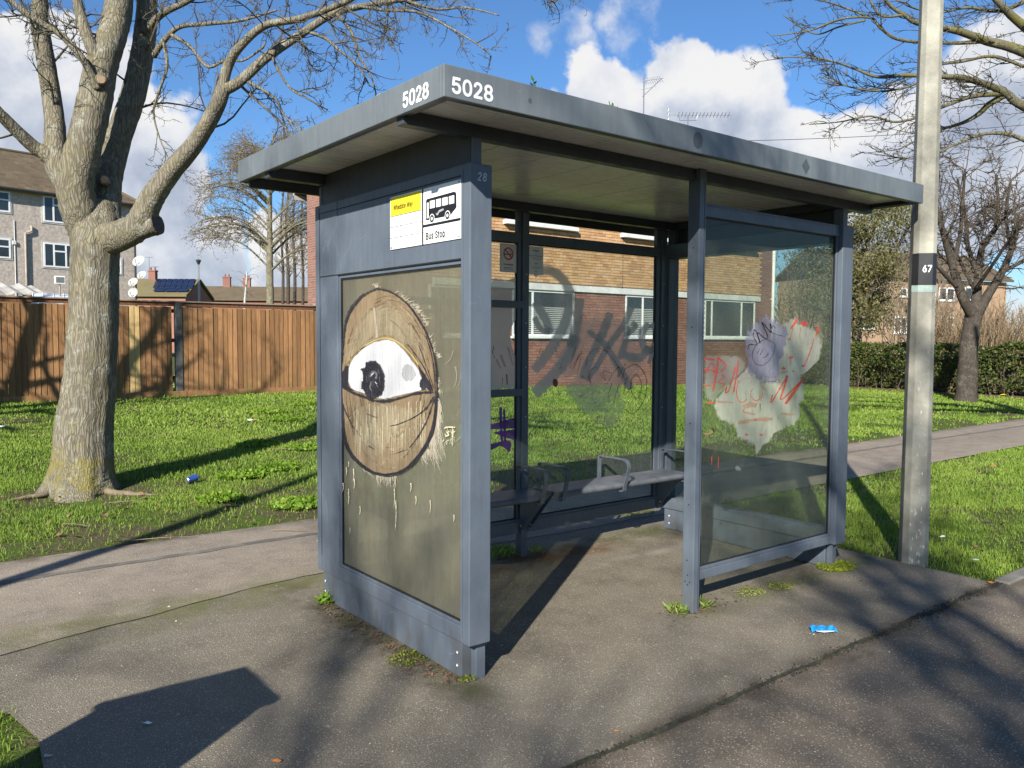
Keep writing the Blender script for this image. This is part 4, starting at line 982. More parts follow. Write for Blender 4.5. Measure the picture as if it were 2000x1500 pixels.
fing += [(f_([(790, 1210), (980, 1225), (1180, 1265)]), .7), (f_([(810, 1295), (950, 1312)]), .9), (f_([(1035, 1320), (1185, 1355)]), .7), (f_([(400, 1470), (430, 1480), (440, 1475)]), 9), (f_([(830, 500), (950, 480), (1080, 450)]), .8)]
F_.strokes(fing, 'scratch', 'drips_and_scratches', .25)
F_.poly(f_([(560, 270), (650, 225), (740, 250), (800, 310), (835, 370), (815, 470), (800, 560), (760, 620), (770, 680), (740, 780), (640, 800), (560, 745), (500, 720), (490, 640), (465, 560), (470, 440), (500, 340)]), 'lilac_wash', 'lilac_overpaint', .004, seed=13, fade=.28)
fz = []
for k in range(50): x = rg.uniform(500, 740); y = rg.uniform(700, 760); fz.append((f_([(x, y), (x+rg.normal()*18, y+rg.uniform(10, 34))]), .8))
F_.strokes(fz, 'thin_ink', 'scribble', .2)
red = [([(138, 580), (185, 588), (232, 592)], 4), ([(138, 668), (200, 680), (262, 695)], 4), ([(262, 570), (245, 700), (215, 852)], 4.5), ([(265, 580), (318, 640), (280, 690)], 3.5), ([(285, 720), (310, 730), (262, 775), (312, 790), (262, 832)], 2.5), ([(135, 800), (205, 806)], 4), ([(165, 700), (190, 630), (225, 640), (222, 720)], 2.5), ([(426, 600), (405, 740), (385, 862)], 3.2), ([(400, 650), (350, 830), (318, 862), (330, 810)], 3.2),
       ([(430, 760), (408, 840), (420, 915), (455, 942), (492, 915)], 1.8), ([(540, 830), (522, 880), (560, 925), (610, 905), (620, 850)], 1.6), ([(610, 800), (650, 845)], 2.5), ([(600, 880), (570, 970)], 2.2), ([(820, 720), (795, 820), (762, 918)], (6, 3)), ([(700, 880), (690, 942), (760, 830), (815, 735)], 3), ([(765, 915), (800, 900), (955, 745)], 3), ([(950, 750), (880, 850), (805, 955)], 6.5),
       ([(905, 262), (880, 300), (845, 345)], (8, 3)), ([(940, 285), (960, 305), (985, 300)], 11), ([(1075, 330), (1052, 405)], (11, 5)), ([(1040, 420), (1020, 490), (985, 585), (960, 640)], 2), ([(835, 580), (870, 570)], 7), ([(940, 645), (968, 640)], 7), ([(780, 660), (805, 668)], 8), ([(830, 425), (850, 425)], 5), ([(168, 945), (238, 940)], 7), ([(480, 1200), (500, 1205)], 7), ([(595, 1200), (620, 1210)], 8), ([(205, 1380), (205, 1450)], 2.5), ([(262, 1380), (258, 1480)], 2.5), ([(460, 1000), (475, 1030)], 4), ([(555, 1085), (575, 1075)], 4)]
F_.strokes([(f_(p), w) for p, w in red], 'red_ink', 'red_scrawl', .18)
F_.strokes([(f_([(460, 980), (520, 960), (570, 970)]), 12), (f_([(420, 1110), (540, 1085), (700, 1075)]), 9), (f_([(480, 1020), (560, 1040)]), 8), (f_([(250, 935), (380, 940)]), 8), (f_([(770, 1030), (880, 1040)]), 9), (f_([(870, 330), (840, 440)]), 5), (f_([(930, 330), (920, 420)]), 5), (f_([(760, 700), (830, 690)]), 6), (f_([(150, 1200), (200, 1190), (230, 1160)]), 5)], 'orange_smear', 'red_smears', .2)
face = [([(700, 450), (722, 480), (700, 560), (640, 630), (580, 635), (540, 590), (540, 530), (580, 465), (640, 430), (700, 450)], 1.2), ([(575, 545), (600, 500)], 1.8), ([(600, 555), (625, 500)], 1.8), ([(620, 580), (650, 565), (668, 540)], 1.6), ([(500, 510), (515, 470), (575, 470), (545, 400), (560, 350), (600, 460), (575, 370)], 2.2), ([(580, 370), (640, 420), (660, 400), (615, 290), (660, 340), (690, 370), (680, 300), (700, 340)], 2.6), ([(700, 310), (730, 340)], 1.8), ([(680, 370), (740, 390), (800, 405)], 1.2), ([(500, 600), (505, 606)], 3), ([(505, 555), (512, 562)], 3), ([(722, 270), (728, 278)], 2), ([(650, 720), (640, 790)], 1.2), ([(610, 780), (700, 770), (740, 780)], 1.0), ([(600, 950), (600, 1015)], 2.2)]
F_.strokes([(f_(p), w) for p, w in face], 'black_ink', 'smiling_face_doodle', .2)
F_.strokes([(f_([(215, 1150), (225, 1180)]), 7), (f_([(865, 685), (870, 695)]), 3.5), (f_([(990, 930), (1000, 940)]), 4)], 'burn', 'burn_marks', .3)

# --- back panes (inside face)
B_ = Layer(pane_b1, 'y', YB+.022, -1)
g_ = lambda pts: [(960+x/3.408, 420+y/3.408) for x, y in pts]
sm = [([(276, 385), (350, 365), (430, 390), (490, 450), (524, 540), (512, 640), (470, 760), (400, 880), (330, 980), (282, 1035)], 21), ([(284, 580), (330, 640), (370, 720), (390, 790)], 18), ([(284, 680), (330, 760), (390, 780)], 12), ([(590, 555), (575, 650), (560, 760), (530, 880)], 22), ([(560, 800), (520, 920), (450, 1020), (370, 1110), (284, 1190)], 24), ([(790, 650), (750, 760), (690, 890), (640, 990), (600, 1090)], (18, 15)), ([(930, 610), (880, 730), (780, 870), (690, 1020), (630, 1100)], (15, 12)), ([(640, 770), (750, 860), (840, 1000), (930, 1160)], (11, 18)), ([(905, 740), (885, 860), (850, 960)], 14), ([(900, 800), (960, 740), (930, 720)], 10), ([(1050, 725), (1005, 775), (1005, 860), (1055, 905), (1105, 840), (1105, 770), (1060, 728)], 15), ([(1085, 860), (1065, 930), (1045, 990)], (14, 7)), ([(880, 930), (980, 950), (1060, 880)], 18)]
B_.strokes([(g_(p), tuple(q*1.18 for q in (w if hasattr(w, '__len__') else (w, w)))) for p, w in sm], 'grey_smear', 'broad_grey_scrawl', .06)
B_.poly(g_([(380, 900), (520, 680), (640, 640), (800, 670), (940, 680), (1040, 930), (1000, 1060), (880, 1180), (740, 1330), (560, 1280), (480, 1180), (540, 1080), (440, 1090)]), 'haze_smear', 'wiped_patch', .004, seed=21, fade=.4)
B_.poly(g_([(480, 1130), (640, 1110), (860, 1150), (900, 1300), (820, 1440), (700, 1400), (560, 1280)]), 'haze_smear', 'wiped_patch', .004, seed=22, fade=.4)
ink = [([(632, 1000), (640, 940), (700, 890), (780, 920), (860, 1040), (890, 1100)], 1.6), ([(640, 1070), (660, 1120), (650, 1040), (700, 1010)], 1.6), ([(720, 1060), (760, 1100), (740, 1040), (800, 1060), (760, 1130)], 1.6), ([(810, 1050), (850, 1010), (840, 1080), (890, 990), (870, 1090)], 2), ([(800, 1120), (775, 1210), (800, 1195)], 2), ([(850, 1120), (805, 1265)], 2.4), ([(880, 1030), (960, 995), (1020, 1060), (1032, 1150), (1005, 1250), (940, 1322), (892, 1292)], 2.6), ([(925, 1100), (965, 1062), (998, 1130), (975, 1222), (932, 1180), (925, 1100)], 2.2), ([(900, 1080), (880, 1190), (920, 1160), (935, 1080)], 2), ([(320, 770), (350, 735), (400, 760), (440, 755)], 1.3), ([(290, 880), (330, 870), (300, 960)], 1.0), ([(560, 880), (520, 1020), (590, 920), (540, 1030), (600, 900), (570, 1060)], 1.3), ([(470, 1010), (450, 1020)], 2), ([(430, 880), (440, 950), (480, 890)], 1.), ([(600, 1080), (612, 1070)], 2.5), ([(1055, 990), (1060, 1090)], 1.2)]
B_.strokes([(g_(p), w) for p, w in ink], 'thin_ink', 'marker_scrawl', .2)
B_.poly(g_([(410, 1095), (425, 1090), (440, 1105), (440, 1130), (425, 1146), (408, 1130)]), 'burn', 'burn_hole', .001)
B_.strokes([(g_([(735, 1330), (730, 1385)]), 3), (g_([(755, 1335), (745, 1380)]), 3), (g_([(460, 350), (520, 280)]), 1), (g_([(480, 350), (530, 300)]), 1)], 'scratch', 'scuffs', .2)
B0 = Layer(pane_b0, 'y', YB+.022, -1)
h_ = lambda pts: [(940+x/3.262, 740+y/3.262) for x, y in pts]
B0.poly(g_([(-10, 440), (100, 430), (190, 400), (190, 560), (190, 640), (130, 760), (140, 900), (185, 1000), (180, 1150), (80, 1165), (-20, 1160), (-60, 800)]), 'grey_smear', 'grey_wiped_patch', .003, seed=31)
B0.poly(h_([(20, 268), (70, 288), (150, 262), (242, 250), (242, 310), (150, 318), (70, 322), (20, 330)]), 'purple_ink', 'purple_stroke', .001)
B0.poly(h_([(80, 340), (150, 330), (242, 322), (240, 395), (200, 388), (130, 365)]), 'purple_ink', 'purple_stroke', .001)
B0.poly(h_([(10, 430), (70, 412), (115, 400), (150, 388), (192, 405), (182, 465), (150, 440), (118, 428), (70, 450), (10, 465)]), 'purple_ink', 'purple_stroke', .001)
B0.strokes([(h_([(122, 180), (124, 290), (130, 395)]), 7), (h_([(144, 195), (148, 300), (150, 395)]), 6)], 'purple_ink', 'purple_stroke', .08)
B0.strokes([(g_([(100, 1060), (103, 1130)]), 4), (g_([(72, 1080), (72, 1130)]), 2), (g_([(8, 870), (15, 890), (4, 905), (20, 950)]), 1.6)], 'burn', 'burn_marks', .3)
B0.strokes([(g_([(60, 930), (90, 1010)]), 8), (g_([(110, 880), (140, 1000)]), 7), (g_([(30, 960), (60, 1020)]), 6)], 'orange_smear', 'red_smears', .3)

# --- scratched tags and rubs on the painted metal
class Scratch(Layer): pass
M_ = Layer(HL, 'x', -.0012, -1); sc = []
tg = [[(630, 640), (633, 590), (640, 585), (636, 610), (642, 615)], [(632, 700), (641, 660)], [(628, 500), (640, 470), (646, 520)], [(640, 480), (660, 440), (672, 500), (690, 460)], [(650, 470), (676, 520)], [(628, 960), (640, 1000), (636, 1040)], [(634, 930), (650, 1010)], [(642, 870), (636, 900)], [(652, 452), (668, 540)], [(700, 470), (722, 455)], [(740, 505), (748, 500)]]
for p in tg: sc.append((p, (.8, .4)))
for k in range(26): x = rg.uniform(622, 655); y = rg.uniform(430, 1090); q = rg.uniform(6, 40); a = rg.uniform(.9, 2.2); sc.append(([(x, y), (x+math.cos(a)*q*.5+rg.normal(), y+math.sin(a)*q*.5), (x+math.cos(a)*q, y+math.sin(a)*q)], (.6, .25)))
for k in range(16): x = rg.uniform(645, 890); y = np.interp(x, [645, 890], [1135, 1262])+rg.uniform(-22, 22); q = rg.uniform(4, 20); sc.append(([(x, y), (x+q*.5, y+rg.normal()*3), (x+q, y+rg.normal()*6)], (.7, .3)))
M_.strokes(sc[:40], 'scratch', 'paint_scratch', .2); M_.strokes(sc[40:], 'scratch', 'paint_scratch', .2)
N1 = Layer(HL, 'y', -.0008, -1); sc = []
for k in range(22): x = rg.uniform(921, 957); y = rg.uniform(420, 1240); q = rg.uniform(3, 18); a = rg.uniform(.6, 2.4); sc.append(([(x, y), (x+math.cos(a)*q, y+math.sin(a)*q)], (.7, .3)))
N1.strokes(sc, 'scratch', 'paint_scratch', .2)

# ------------------------------------------------------------------ fence
FY = 13.0
fx = lambda px, py=680: ony(px, py, FY)[0]
fen = empty('timber_fence', (0, FY, .45), 0, 'brown closeboard timber fence with a pale repaired strip behind the lawn', 'fence')
new0, new1 = fx(245), fx(276); dk0, dk1 = fx(343), fx(356)
bd = unit_cube('fence_board'); bn = unit_cube('fence_new')
x = -3.4; k = 0
while x < 8.15:
    nw = new0 <= x+.04 <= new1
    w = .100+random.uniform(-.006, .006)
    if not (dk0-.06 < x+.05 < dk1+.02):
        o = bpy.data.objects.new('board', bn if nw else bd); COL.objects.link(o); o.parent = fen
        top = 1.66+random.uniform(-.012, .008); bot = .035+random.uniform(0, .02)
        o.location = (x+w/2, -.012+random.uniform(-.003, .003), (top+bot)/2); o.scale = (w-.004, .012, top-bot); o.rotation_euler = (random.uniform(-.003, .003), random.uniform(-.004, .004), -.125+random.uniform(-.02, .02))
    x += .094; k += 1
for z in (.30, 1.0, 1.55): bx('rail', 'fence_rail', fen, -3.4, 8.2, .015, .055, z, z+.07, 0)
bx('top_rail', 'fence_rail', fen, -3.4, 8.2, -.006, .03, 1.672, 1.745, .003)
for a in range(-3, 8, 3):
    bx('capping', 'fence_cap', fen, a-.4, min(a+2.592, 8.2), -.040, .045, 1.745+.012*((a//3) % 2)*.3, 1.772, .004)
for a in (-2.6, -.05, dk0, 5.2, 7.9):
    d = abs(a-dk0) < .01
    bx('post', 'fence_post_dark' if d else 'fence_cap', fen, a, a+(dk1-dk0), -.030 if d else .02, .09, -.35, 1.742 if d else 1.80, .004)
for a in range(-3, 8, 3): bx('gravel_board', 'fence_board', fen, a-.4, min(a+2.59, 8.2), -.034, -.019, -.12, .085, .003)

# ------------------------------------------------------------------ brick flats behind the shelter
def window(parent, x0, x1, z0, z1, y, lights=(), frame='upvc', glass='window_glass', fw=.055, blind=None, sill=True):
    """frame standing on a wall plane that faces -y, with mullions, panes and a sill"""
    b = MB()
    b.box(x0, x1, y-.035, y+.005, z0, z0+fw).box(x0, x1, y-.035, y+.005, z1-fw, z1).box(x0, x0+fw, y-.034, y+.004, z0+fw, z1-fw).box(x1-fw, x1, y-.034, y+.004, z0+fw, z1-fw)
    for m_ in lights: b.box(m_-fw*.5, m_+fw*.5, y-.034, y+.004, z0+fw, z1-fw)
    w = b.build('window', frame, parent)
    ed = [x0]+list(lights)+[x1]
    for a, c in zip(ed[:-1], ed[1:]):
        bx('pane', glass, w, a+fw*.45, c-fw*.45, y-.012, y-.006, z0+fw*.8, z1-fw*.8, 0)
    if blind:
        for a, c in zip(ed[:-1], ed[1:]):
            n = int((z1-z0-.2)/.05)
            for q in range(n): bx('blind_slat', 'blind', w, a+fw*.6, c-fw*.6, y-.0165, y-.0125, z0+.08+q*.05, z0+.08+q*.05+.026, 0) if q < blind*n else None
    if sill: bx('sill', frame, w, x0-.05, x1+.05, y-.10, y+.004, z0-.06, z0-.002, .004)
    return w
BX0, BX1, BY, BD = 8.3, 21.8, 13.3, 7.0
wxp = lambda px: ony(px, 620, BY)[0]-BX0
bk = empty('brick_flats', (BX0, BY, 0), 0, 'two-storey flats of red and tan brick with a white band behind the shelter', 'building')
W = BX1-BX0; EZ, RZ = 5.85, 7.35
MB().box(0, W, .022, BD, -.3, EZ).build('wall', 'mortar', bk)
b = MB(); b.prism([(0.022, .03, EZ), (0.022, BD-.02, EZ), (0.022, BD/2, RZ-.03)], (W-.044, 0, 0)); b.build('gable_wall', 'mortar', bk)
ground_w = [(wxp(1000), wxp(1121), [wxp(1040)], .7), (wxp(1221), wxp(1304), [wxp(1255)], .75), (wxp(1376), wxp(1474), [wxp(1390), wxp(1448)], 0), (wxp(965)-1.9, wxp(965)-.7, [], 0)]
upper_w = [(wxp(985), wxp(1118), [wxp(1040)], .5), (wxp(1212), wxp(1296), [wxp(1250)], .5), (wxp(1380), wxp(1470), [wxp(1420)], 0)]
SZ0, SZ1, BZ0, BZ1, UZ0, UZ1 = 1.62, 2.81, 2.815, 2.975, 4.50, 5.60
holes = [(a, c, SZ0-.06, SZ1) for a, c, _, _ in ground_w]+[(a, c, UZ0-.10, UZ1) for a, c, _, _ in upper_w]
XR = wxp(1482)                         # right-hand end strip is red brick over the full height
red, tan = [], []
row = 0; z = .02
while z < EZ-.03:
    off = .1125*(row % 2); x = -off
    while x < W:
        x0, x1 = max(x, 0), min(x+.215, W); x += .225
        if x1-x0 < .03: continue
        cz = z+.0325; segs = [(x0, x1)]
        for a, c, p, q in holes:
            if p-.03 < cz < q+.01: segs = [s_ for u0, u1 in segs for s_ in ((u0, min(u1, a-.004)), (max(u0, c+.004), u1)) if s_[1]-s_[0] > .02]
        for u0, u1 in segs:
            cx = (u0+u1)/2
            if BZ0-.03 < cz < BZ1+.03 and cx < XR: continue
            (tan if cz > BZ1 and cx < XR else red).append(((cx, .010+random.uniform(-.0015, .0015), cz), (u1-u0, .028, .065)))
    z += .075; row += 1
vis = lambda q: abs(q[0][0]-5.2)+2.0*abs(q[0][2]-3.4)
pieces('brick', 'brick_tan', bk, tan, vis, 150)
pieces('brick', 'brick_red', bk, red, lambda q: abs(q[0][0]-8.0)+1.5*abs(q[0][2]-1.9), 100)
# end wall seen beside the shelter's panel
side = []; row = 0; z = .02
while z < RZ-.15:
    cut = max(0., (z+.07-EZ)/(RZ-.03-EZ))*BD/2; y = .03-.1125*(row % 2)
    while y < BD:
        y0, y1 = max(y, .03+cut), min(y+.215, BD-cut); y += .225
        if y1-y0 > .03: side.append(((.010, (y0+y1)/2, z+.0325), (.026, y1-y0, .065)))
    z += .075; row += 1
pieces('brick', 'brick_red', bk, side, lambda q: -q[0][1]+2*abs(q[0][2]-4.), 50)
bx('floor_band', 'band_white', bk, -.01, XR, -.055, .021, BZ0, BZ1, .004)
for a, c, l, bl in ground_w: window(bk, a, c, SZ0, SZ1, .02, l, blind=bl)
for a, c, l, bl in upper_w:
    w = window(bk, a, c, UZ0, UZ1, .02, l, sill=False); bx('sill', 'band_white', w, a-.06, c+.06, -.16, .018, UZ0-.10, UZ0-.002, .004)
bx('movement_joint', 'dark_gap', bk, wxp(1215)-.006, wxp(1215)+.006, -.0052, .02, BZ1, EZ-.02, 0)
dp = MB().tube([(W-.10, -.06, .1), (W-.10, -.06, EZ-.05)], .055, 10).build('downpipe', 'upvc', bk, smooth=True)
for zz in (1.2, 2.9, 4.6): bx('pipe_clip', 'upvc', dp, W-.17, W-.03, -.075, .0, zz, zz+.04, 0)
b = MB(); b.prism([(-.25, -.35, EZ-.02), (-.25, BD/2, RZ), (-.25, BD+.35, EZ-.02), (-.25, BD+.35, EZ+.10), (-.25, BD/2, RZ+.14), (-.25, -.35, EZ+.10)], (W+.5, 0, 0)); rf = b.build('roof', 'roof_tile', bk)
MB().tube([(-.25, -.40, EZ+.02), (W+.25, -.40, EZ+.02)], .055, 8).build('gutter', 'gutter', rf); MB().tube([(-.25, BD+.40, EZ+.02), (W+.25, BD+.40, EZ+.02)], .055, 8).build('gutter', 'pipe_grey', rf)
bx('fascia_board', 'pipe_grey', rf, -.25, W+.25, -.352, -.33, EZ-.16, EZ-.02, 0); bx('fascia_board', 'pipe_grey', rf, -.25, W+.25, BD+.33, BD+.352, EZ-.16, EZ-.02, 0)
bx('soffit', 'band_white', rf, -.25, W+.25, -.33, 0.02, EZ-.05, EZ-.03, 0)

# television aerials on its roof
def aerial(px, ytop, hbase, kind, label):
    p = ony(px, ytop, BY+BD/2); zb = RZ+.10
    a = empty('tv_aerial', (p[0], p[1], zb), 0, label, 'aerial')
    h = p[2]-zb
    MB().tube([(0, 0, -.1), (0, 0, h)], .022, 6).build('mast', 'antenna_metal', a)
    b = MB()
    u = np.array([CR[0], CR[1], 0]); u /= np.linalg.norm(u); q = np.array([-u[1], u[0], 0])
    if kind == 0:                      # upright aerial with raked elements
        d = u*.9+np.array([0, 0, .12]); c = np.array([0, 0, h-.12])
        b.tube([c-d*.1, c+d*.75], .016, 5); b.tube([c-d*.1-np.array([0, 0, .3]), c+d*.45-np.array([0, 0, .25])], .012, 5)
        for k in range(8): m_ = c+d*(.02+.09*k); b.tube([m_-q*.12+u*.05-np.array([0, 0, .17]), m_+q*.12-u*.05+np.array([0, 0, .10])], .010, 4)
        b.tube([c+d*.7, c-d*.05-np.array([0, 0, .55])], .010, 4)
    else:                              # long yagi on a folded bracket
        c = np.array([0, 0, h]); b.tube([c-u*.75, c+u*1.55], .016, 5); b.tube([c-u*.35, c-u*.3-np.array([0, 0, .2]), c+u*.3-np.array([0, 0, .2]), c+u*.35], .014, 5)
        for k in range(15): m_ = c+u*(-.35+.13*k); b.tube([m_-q*.16+np.array([0, 0, .05]), m_+q*.16-np.array([0, 0, .05])], .009, 4)
        for k in range(4): m_ = c-u*.72+np.array([0, 0, .26-.17*k]); b.tube([m_-q*.2, m_+q*.2], .010, 4)
        b.tube([c-u*.72-np.array([0, 0, .28]), c-u*.72+np.array([0, 0, .3])], .012, 4)
    b.build('elements', 'antenna_metal', a)
aerial(1258, 150, 0, 0, 'upright television aerial with fanned elements on the brick flats')
aerial(1344, 224, 0, 1, 'long horizontal television aerial on the brick flats')

# ------------------------------------------------------------------ pebbledashed flats beyond the fence
fa = R(77); U_ = np.array([math.sin(fa), math.cos(fa), 0]); N_ = np.array([math.cos(fa), -math.sin(fa), 0])
P0 = at(110, 480, 46.); cor = onplane(268, 590, P0, N_)
fl = empty('pebbledash_flats', (cor[0], cor[1], 0), math.atan2(U_[1], U_[0]), 'grey pebbledashed three-storey flats with brown tiled roof beyond the fence', 'building')
def fw(px, py): q = onplane(px, py, P0, N_); return float(np.dot(q-cor, U_)), float(q[2])
eave = fw(105, 381)[1]
FD = 9.0; FLN = -26.
MB().box(FLN, 0, 0, FD, -.5, eave).build('wall', 'pebbledash', fl)
def fwin(x0, y0, x1, y1, lt):
    a, z1 = fw(x0, y0); c, z0 = fw(x1, y1); z1 = fw((x0+x1)/2, y0)[1]; z0 = fw((x0+x1)/2, y1)[1]
    w = window(fl, a, c, z0, z1, -.02, [a+(c-a)*t for t in lt], fw=.085, sill=False)
    if len(lt) > 1:
        m0, m1 = a+(c-a)*lt[0], a+(c-a)*lt[1]; bx('transom', 'upvc', w, m0, m1, -.058, -.02, z1-(z1-z0)*.36, z1-(z1-z0)*.30, 0)
    else: bx('transom', 'upvc', w, a, c, -.058, -.02, z1-(z1-z0)*.45, z1-(z1-z0)*.38, 0)
    b = MB()
    for q in ((a-.09, c+.09, z1, z1+.08), (a-.09, c+.09, z0-.08, z0), (a-.09, a, z0, z1), (c, c+.09, z0, z1)): b.box(q[0], q[1], -.03, .01, q[2], q[3])
    b.build('surround', 'curtain', w)
for q in [(83, 386, 150, 436), (84, 476, 152, 523)]: fwin(*q, (.30, .65))
for q in [(-42, 371, 20, 412), (-42, 464, 21, 503), (200, 405, 236, 438), (204, 505, 237, 534)]: fwin(*q, (.5,))
# sills rows hidden lower down continue the storeys
for px in (-300, -180): 
    for y0, y1 in ((350, 400), (450, 500)): fwin(px, y0, px+66, y1, (.30, .65))
pa, pz = fw(48, 455); pz2 = fw(48, 555)[1]; pb = fw(60, 441)
MB().tube([(pa, -.10, pz2-2.5), (pa, -.10, pz), (pb[0], -.10, pz+.12), (pb[0], -.10, pb[1])], .06, 8).build('soil_pipe', 'pipe_grey', fl, smooth=True)
pa, pz = fw(27, 430); MB().tube([(pa, -.03, 0), (pa, -.03, pz)], .02, 5).build('cable', 'band_white', fl)
a, z1 = fw(27, 474); bx('vent_box', 'band_white', fl, a-.09, a+.09, -.10, .0, z1-.1, z1+.1, .01)
MB().tube([(-.12, -.10, 0), (-.12, -.10, eave-.1)], .06, 8).build('downpipe', 'gutter', fl)
rq = onplane(40, 299, P0-N_*FD/2, N_); ridge = float(rq[2])
# hipped roof: body plus rows of tiles on the slope that faces the street
ov = .35; sl_len = math.hypot(FD/2+ov, ridge-eave); pit = math.atan2(ridge-eave, FD/2+ov)
hipx = -FD*.30
b = MB(); v = [(FLN, -ov, eave), (ov, -ov, eave), (ov, FD+ov, eave), (FLN, FD+ov, eave), (FLN, FD/2, ridge-.03), (hipx, FD/2, ridge-.03)]
b.add(v, [(0, 1, 5, 4), (2, 3, 4, 5)], [(1, 2, 5), (3, 0, 4)]); b.ng.append([3, 2, 1, 0]); rf = b.build('roof', 'roof_tile', fl)
tl = []
for r_ in range(int(sl_len/.30)):
    s0 = r_*.30; f = (s0+.15)/sl_len; xr = ov+(hipx-ov)*f
    for c_ in range(80):
        x0 = -(c_+1)*.31+(.155 if r_ % 2 else 0)
        if x0 < FLN*.75: break
        if x0+.31 > xr: continue
        tl.append(((x0+.155, -ov+math.cos(pit)*(s0+.17)-math.sin(pit)*.035, eave+math.sin(pit)*(s0+.17)+math.cos(pit)*.035), (.300, .345, .030)))
pieces('roof_tile', 'roof_tile', rf, tl, lambda q: abs(q[0][0]+7.5)*1.0+abs(q[0][2]-(eave+ridge)/2)*.3, 300, (pit+.07, 0, 0))
MB().tube([(FLN, -ov-.05, eave-.02), (ov, -ov-.05, eave-.02)], .08, 8).build('gutter', 'gutter', rf)
MB().tube([(FLN, FD/2, ridge+.02), (hipx, FD/2, ridge+.02), (ov, -ov, eave+.06)], .11, 8).build('ridge_tiles', 'roof_tile', rf)
# dishes on the corner
for k, (px, py, r_, tilt) in enumerate([(271, 510, .40, .2), (277, 537, .30, .25), (260, 551, .32, .2), (260, 571, .33, -.15)]):
    p = at(px, py, float(np.dot(cor-CAM, CF))-.9); d = empty('satellite_dish', tuple(p), 0, ['largest white satellite dish, topmost on the corner of the pebbledash flats', 'small white dish second from the top on the pebbledash flats', 'white dish third from the top on the pebbledash flats', 'lowest satellite dish on the pebbledash flats, turned to the shade'][k], 'satellite dish', 'dishes on the pebbledash flats')
    ax = np.array([-CF[0]-.25*CR[0], -CF[1]-.25*CR[1], .35+tilt]); ax /= np.linalg.norm(ax); s1 = np.cross(ax, [0, 0, 1.]); s1 /= np.linalg.norm(s1); s2 = np.cross(s1, ax)
    v = []; n = 18
    for q in range(5):
        rr_ = r_*q/4+.001
        for t in range(n): an = 2*math.pi*t/n; v.append(s1*rr_*math.cos(an)+s2*rr_*.92*math.sin(an)+ax*(.25*rr_*rr_/r_-.06))
    qd = [(i_*n+t, i_*n+(t+1) % n, (i_+1)*n+(t+1) % n, (i_+1)*n+t) for i_ in range(4) for t in range(n)]
    MB().add(v, qd).build('dish', 'dish_white', d, smooth=True)
    MB().tube([-s2*r_*.9+ax*.02, ax*r_*.75-s2*r_*.25], .018, 5).tube([ax*r_*.72-s2*r_*.3, ax*r_*.80-s2*r_*.2], .045, 6).build('feed_arm', 'antenna_metal', d)
    back = np.array(U_)*-.5+np.array([.3*CF[0], .3*CF[1], 0]); MB().tube([-ax*.06, -ax*.2, -ax*.2+back], .025, 5).build('bracket', 'antenna_metal', d)
# sheds whose roofs show over the fence
def at_y(px, py, Y): return ony(px, py, Y)
p = at_y(70, 566, 17.); sh = empty('garden_shed', (p[0], p[1], .45), 0, 'shed with a pale corrugated roof peeping over the fence', 'shed')
MB().box(-3.4, .1, .1, 2.4, 0, 1.9).build('wall', 'fence_board', sh)
b = MB(); n = 44; xs_ = np.linspace(-3.5, .25, n); zz = .035*np.sin(np.arange(n)*math.pi/2*1.02)
b.add(np.concatenate([np.c_[xs_, np.full(n, 0.), 1.98+zz], np.c_[xs_, np.full(n, 2.5), 2.32+zz]]), [(k, k+1, n+k+1, n+k) for k in range(n-1)]); b.build('corrugated_roof', 'corrugated', sh)
p = at_y(118, 570, 16.); gh = empty('lean_to', (p[0], p[1], .45), 0, 'low lean-to with a ribbed pale blue roof just behind the fence', 'shed')
MB().box(-.5, 1.0, .05, 1.4, 0, 1.7).build('wall', 'fence_board', gh)
b = MB().prism([(-.6, 0, 1.76), (-.35, .7, 1.98), (1.1, .7, 1.98), (1.1, 0, 1.76)], (0, 0, .02)); lr = b.build('ribbed_roof', 'polycarb', gh)
for k in range(9): t = -.5+k*.19; MB().tube([(t, -.005, 1.785), (t+.0+.1, .69, 2.005)], .010, 4).build('rib', 'upvc', lr)
p = at_y(117, 553, 16.5); fd = empty('floodlight', tuple(p), 0, 'small white floodlight mounted above the lean-to roof', 'lamp')
MB().box(-.10, .10, -.03, .05, -.02, .15).build('housing', 'band_white', fd, bevel=.01); MB().box(-.075, .075, -.036, -.031, .01, .125).build('lens', 'window_glass_pale', fd); MB().tube([(0, .02, -.02), (0, .02, -.30)], .02, 6).build('bracket', 'pipe_grey', fd)

# ------------------------------------------------------------------ far bungalows
def bungalow(name, pxl, pxr, pyr, pye, D, depth, label, roofm, gable_m, az=0.):
    """gabled house whose ridge runs across the view"""
    a, c = at(pxl, pyr, D+depth/2), at(pxr, pyr, D+depth/2); u = c-a; u[2] = 0; L = np.linalg.norm(u); u /= L
    q = at((pxl+pxr)/2, pye, D); ez = q[2]; rz = a[2]*.5+c[2]*.5
    o = a-np.array([-u[1], u[0], 0])*depth/2
    h = empty(name, (o[0], o[1], 0), math.atan2(u[1], u[0])+az, label, 'house')
    MB().box(0, L, .3, depth-.3, -.2, ez).prism([(.02, .32, ez), (.02, depth-.32, ez), (.02, depth/2, rz-.1)], (L-.04, 0, 0)).build('wall', gable_m, h)
    b = MB().prism([(-.2, 0, ez-.05), (-.2, depth/2, rz), (-.2, depth, ez-.05), (-.2, depth, ez+.12), (-.2, depth/2, rz+.16), (-.2, 0, ez+.12)], (L+.4, 0, 0)); r_ = b.build('roof', roofm, h)
    return h, r_, L, ez, rz, depth
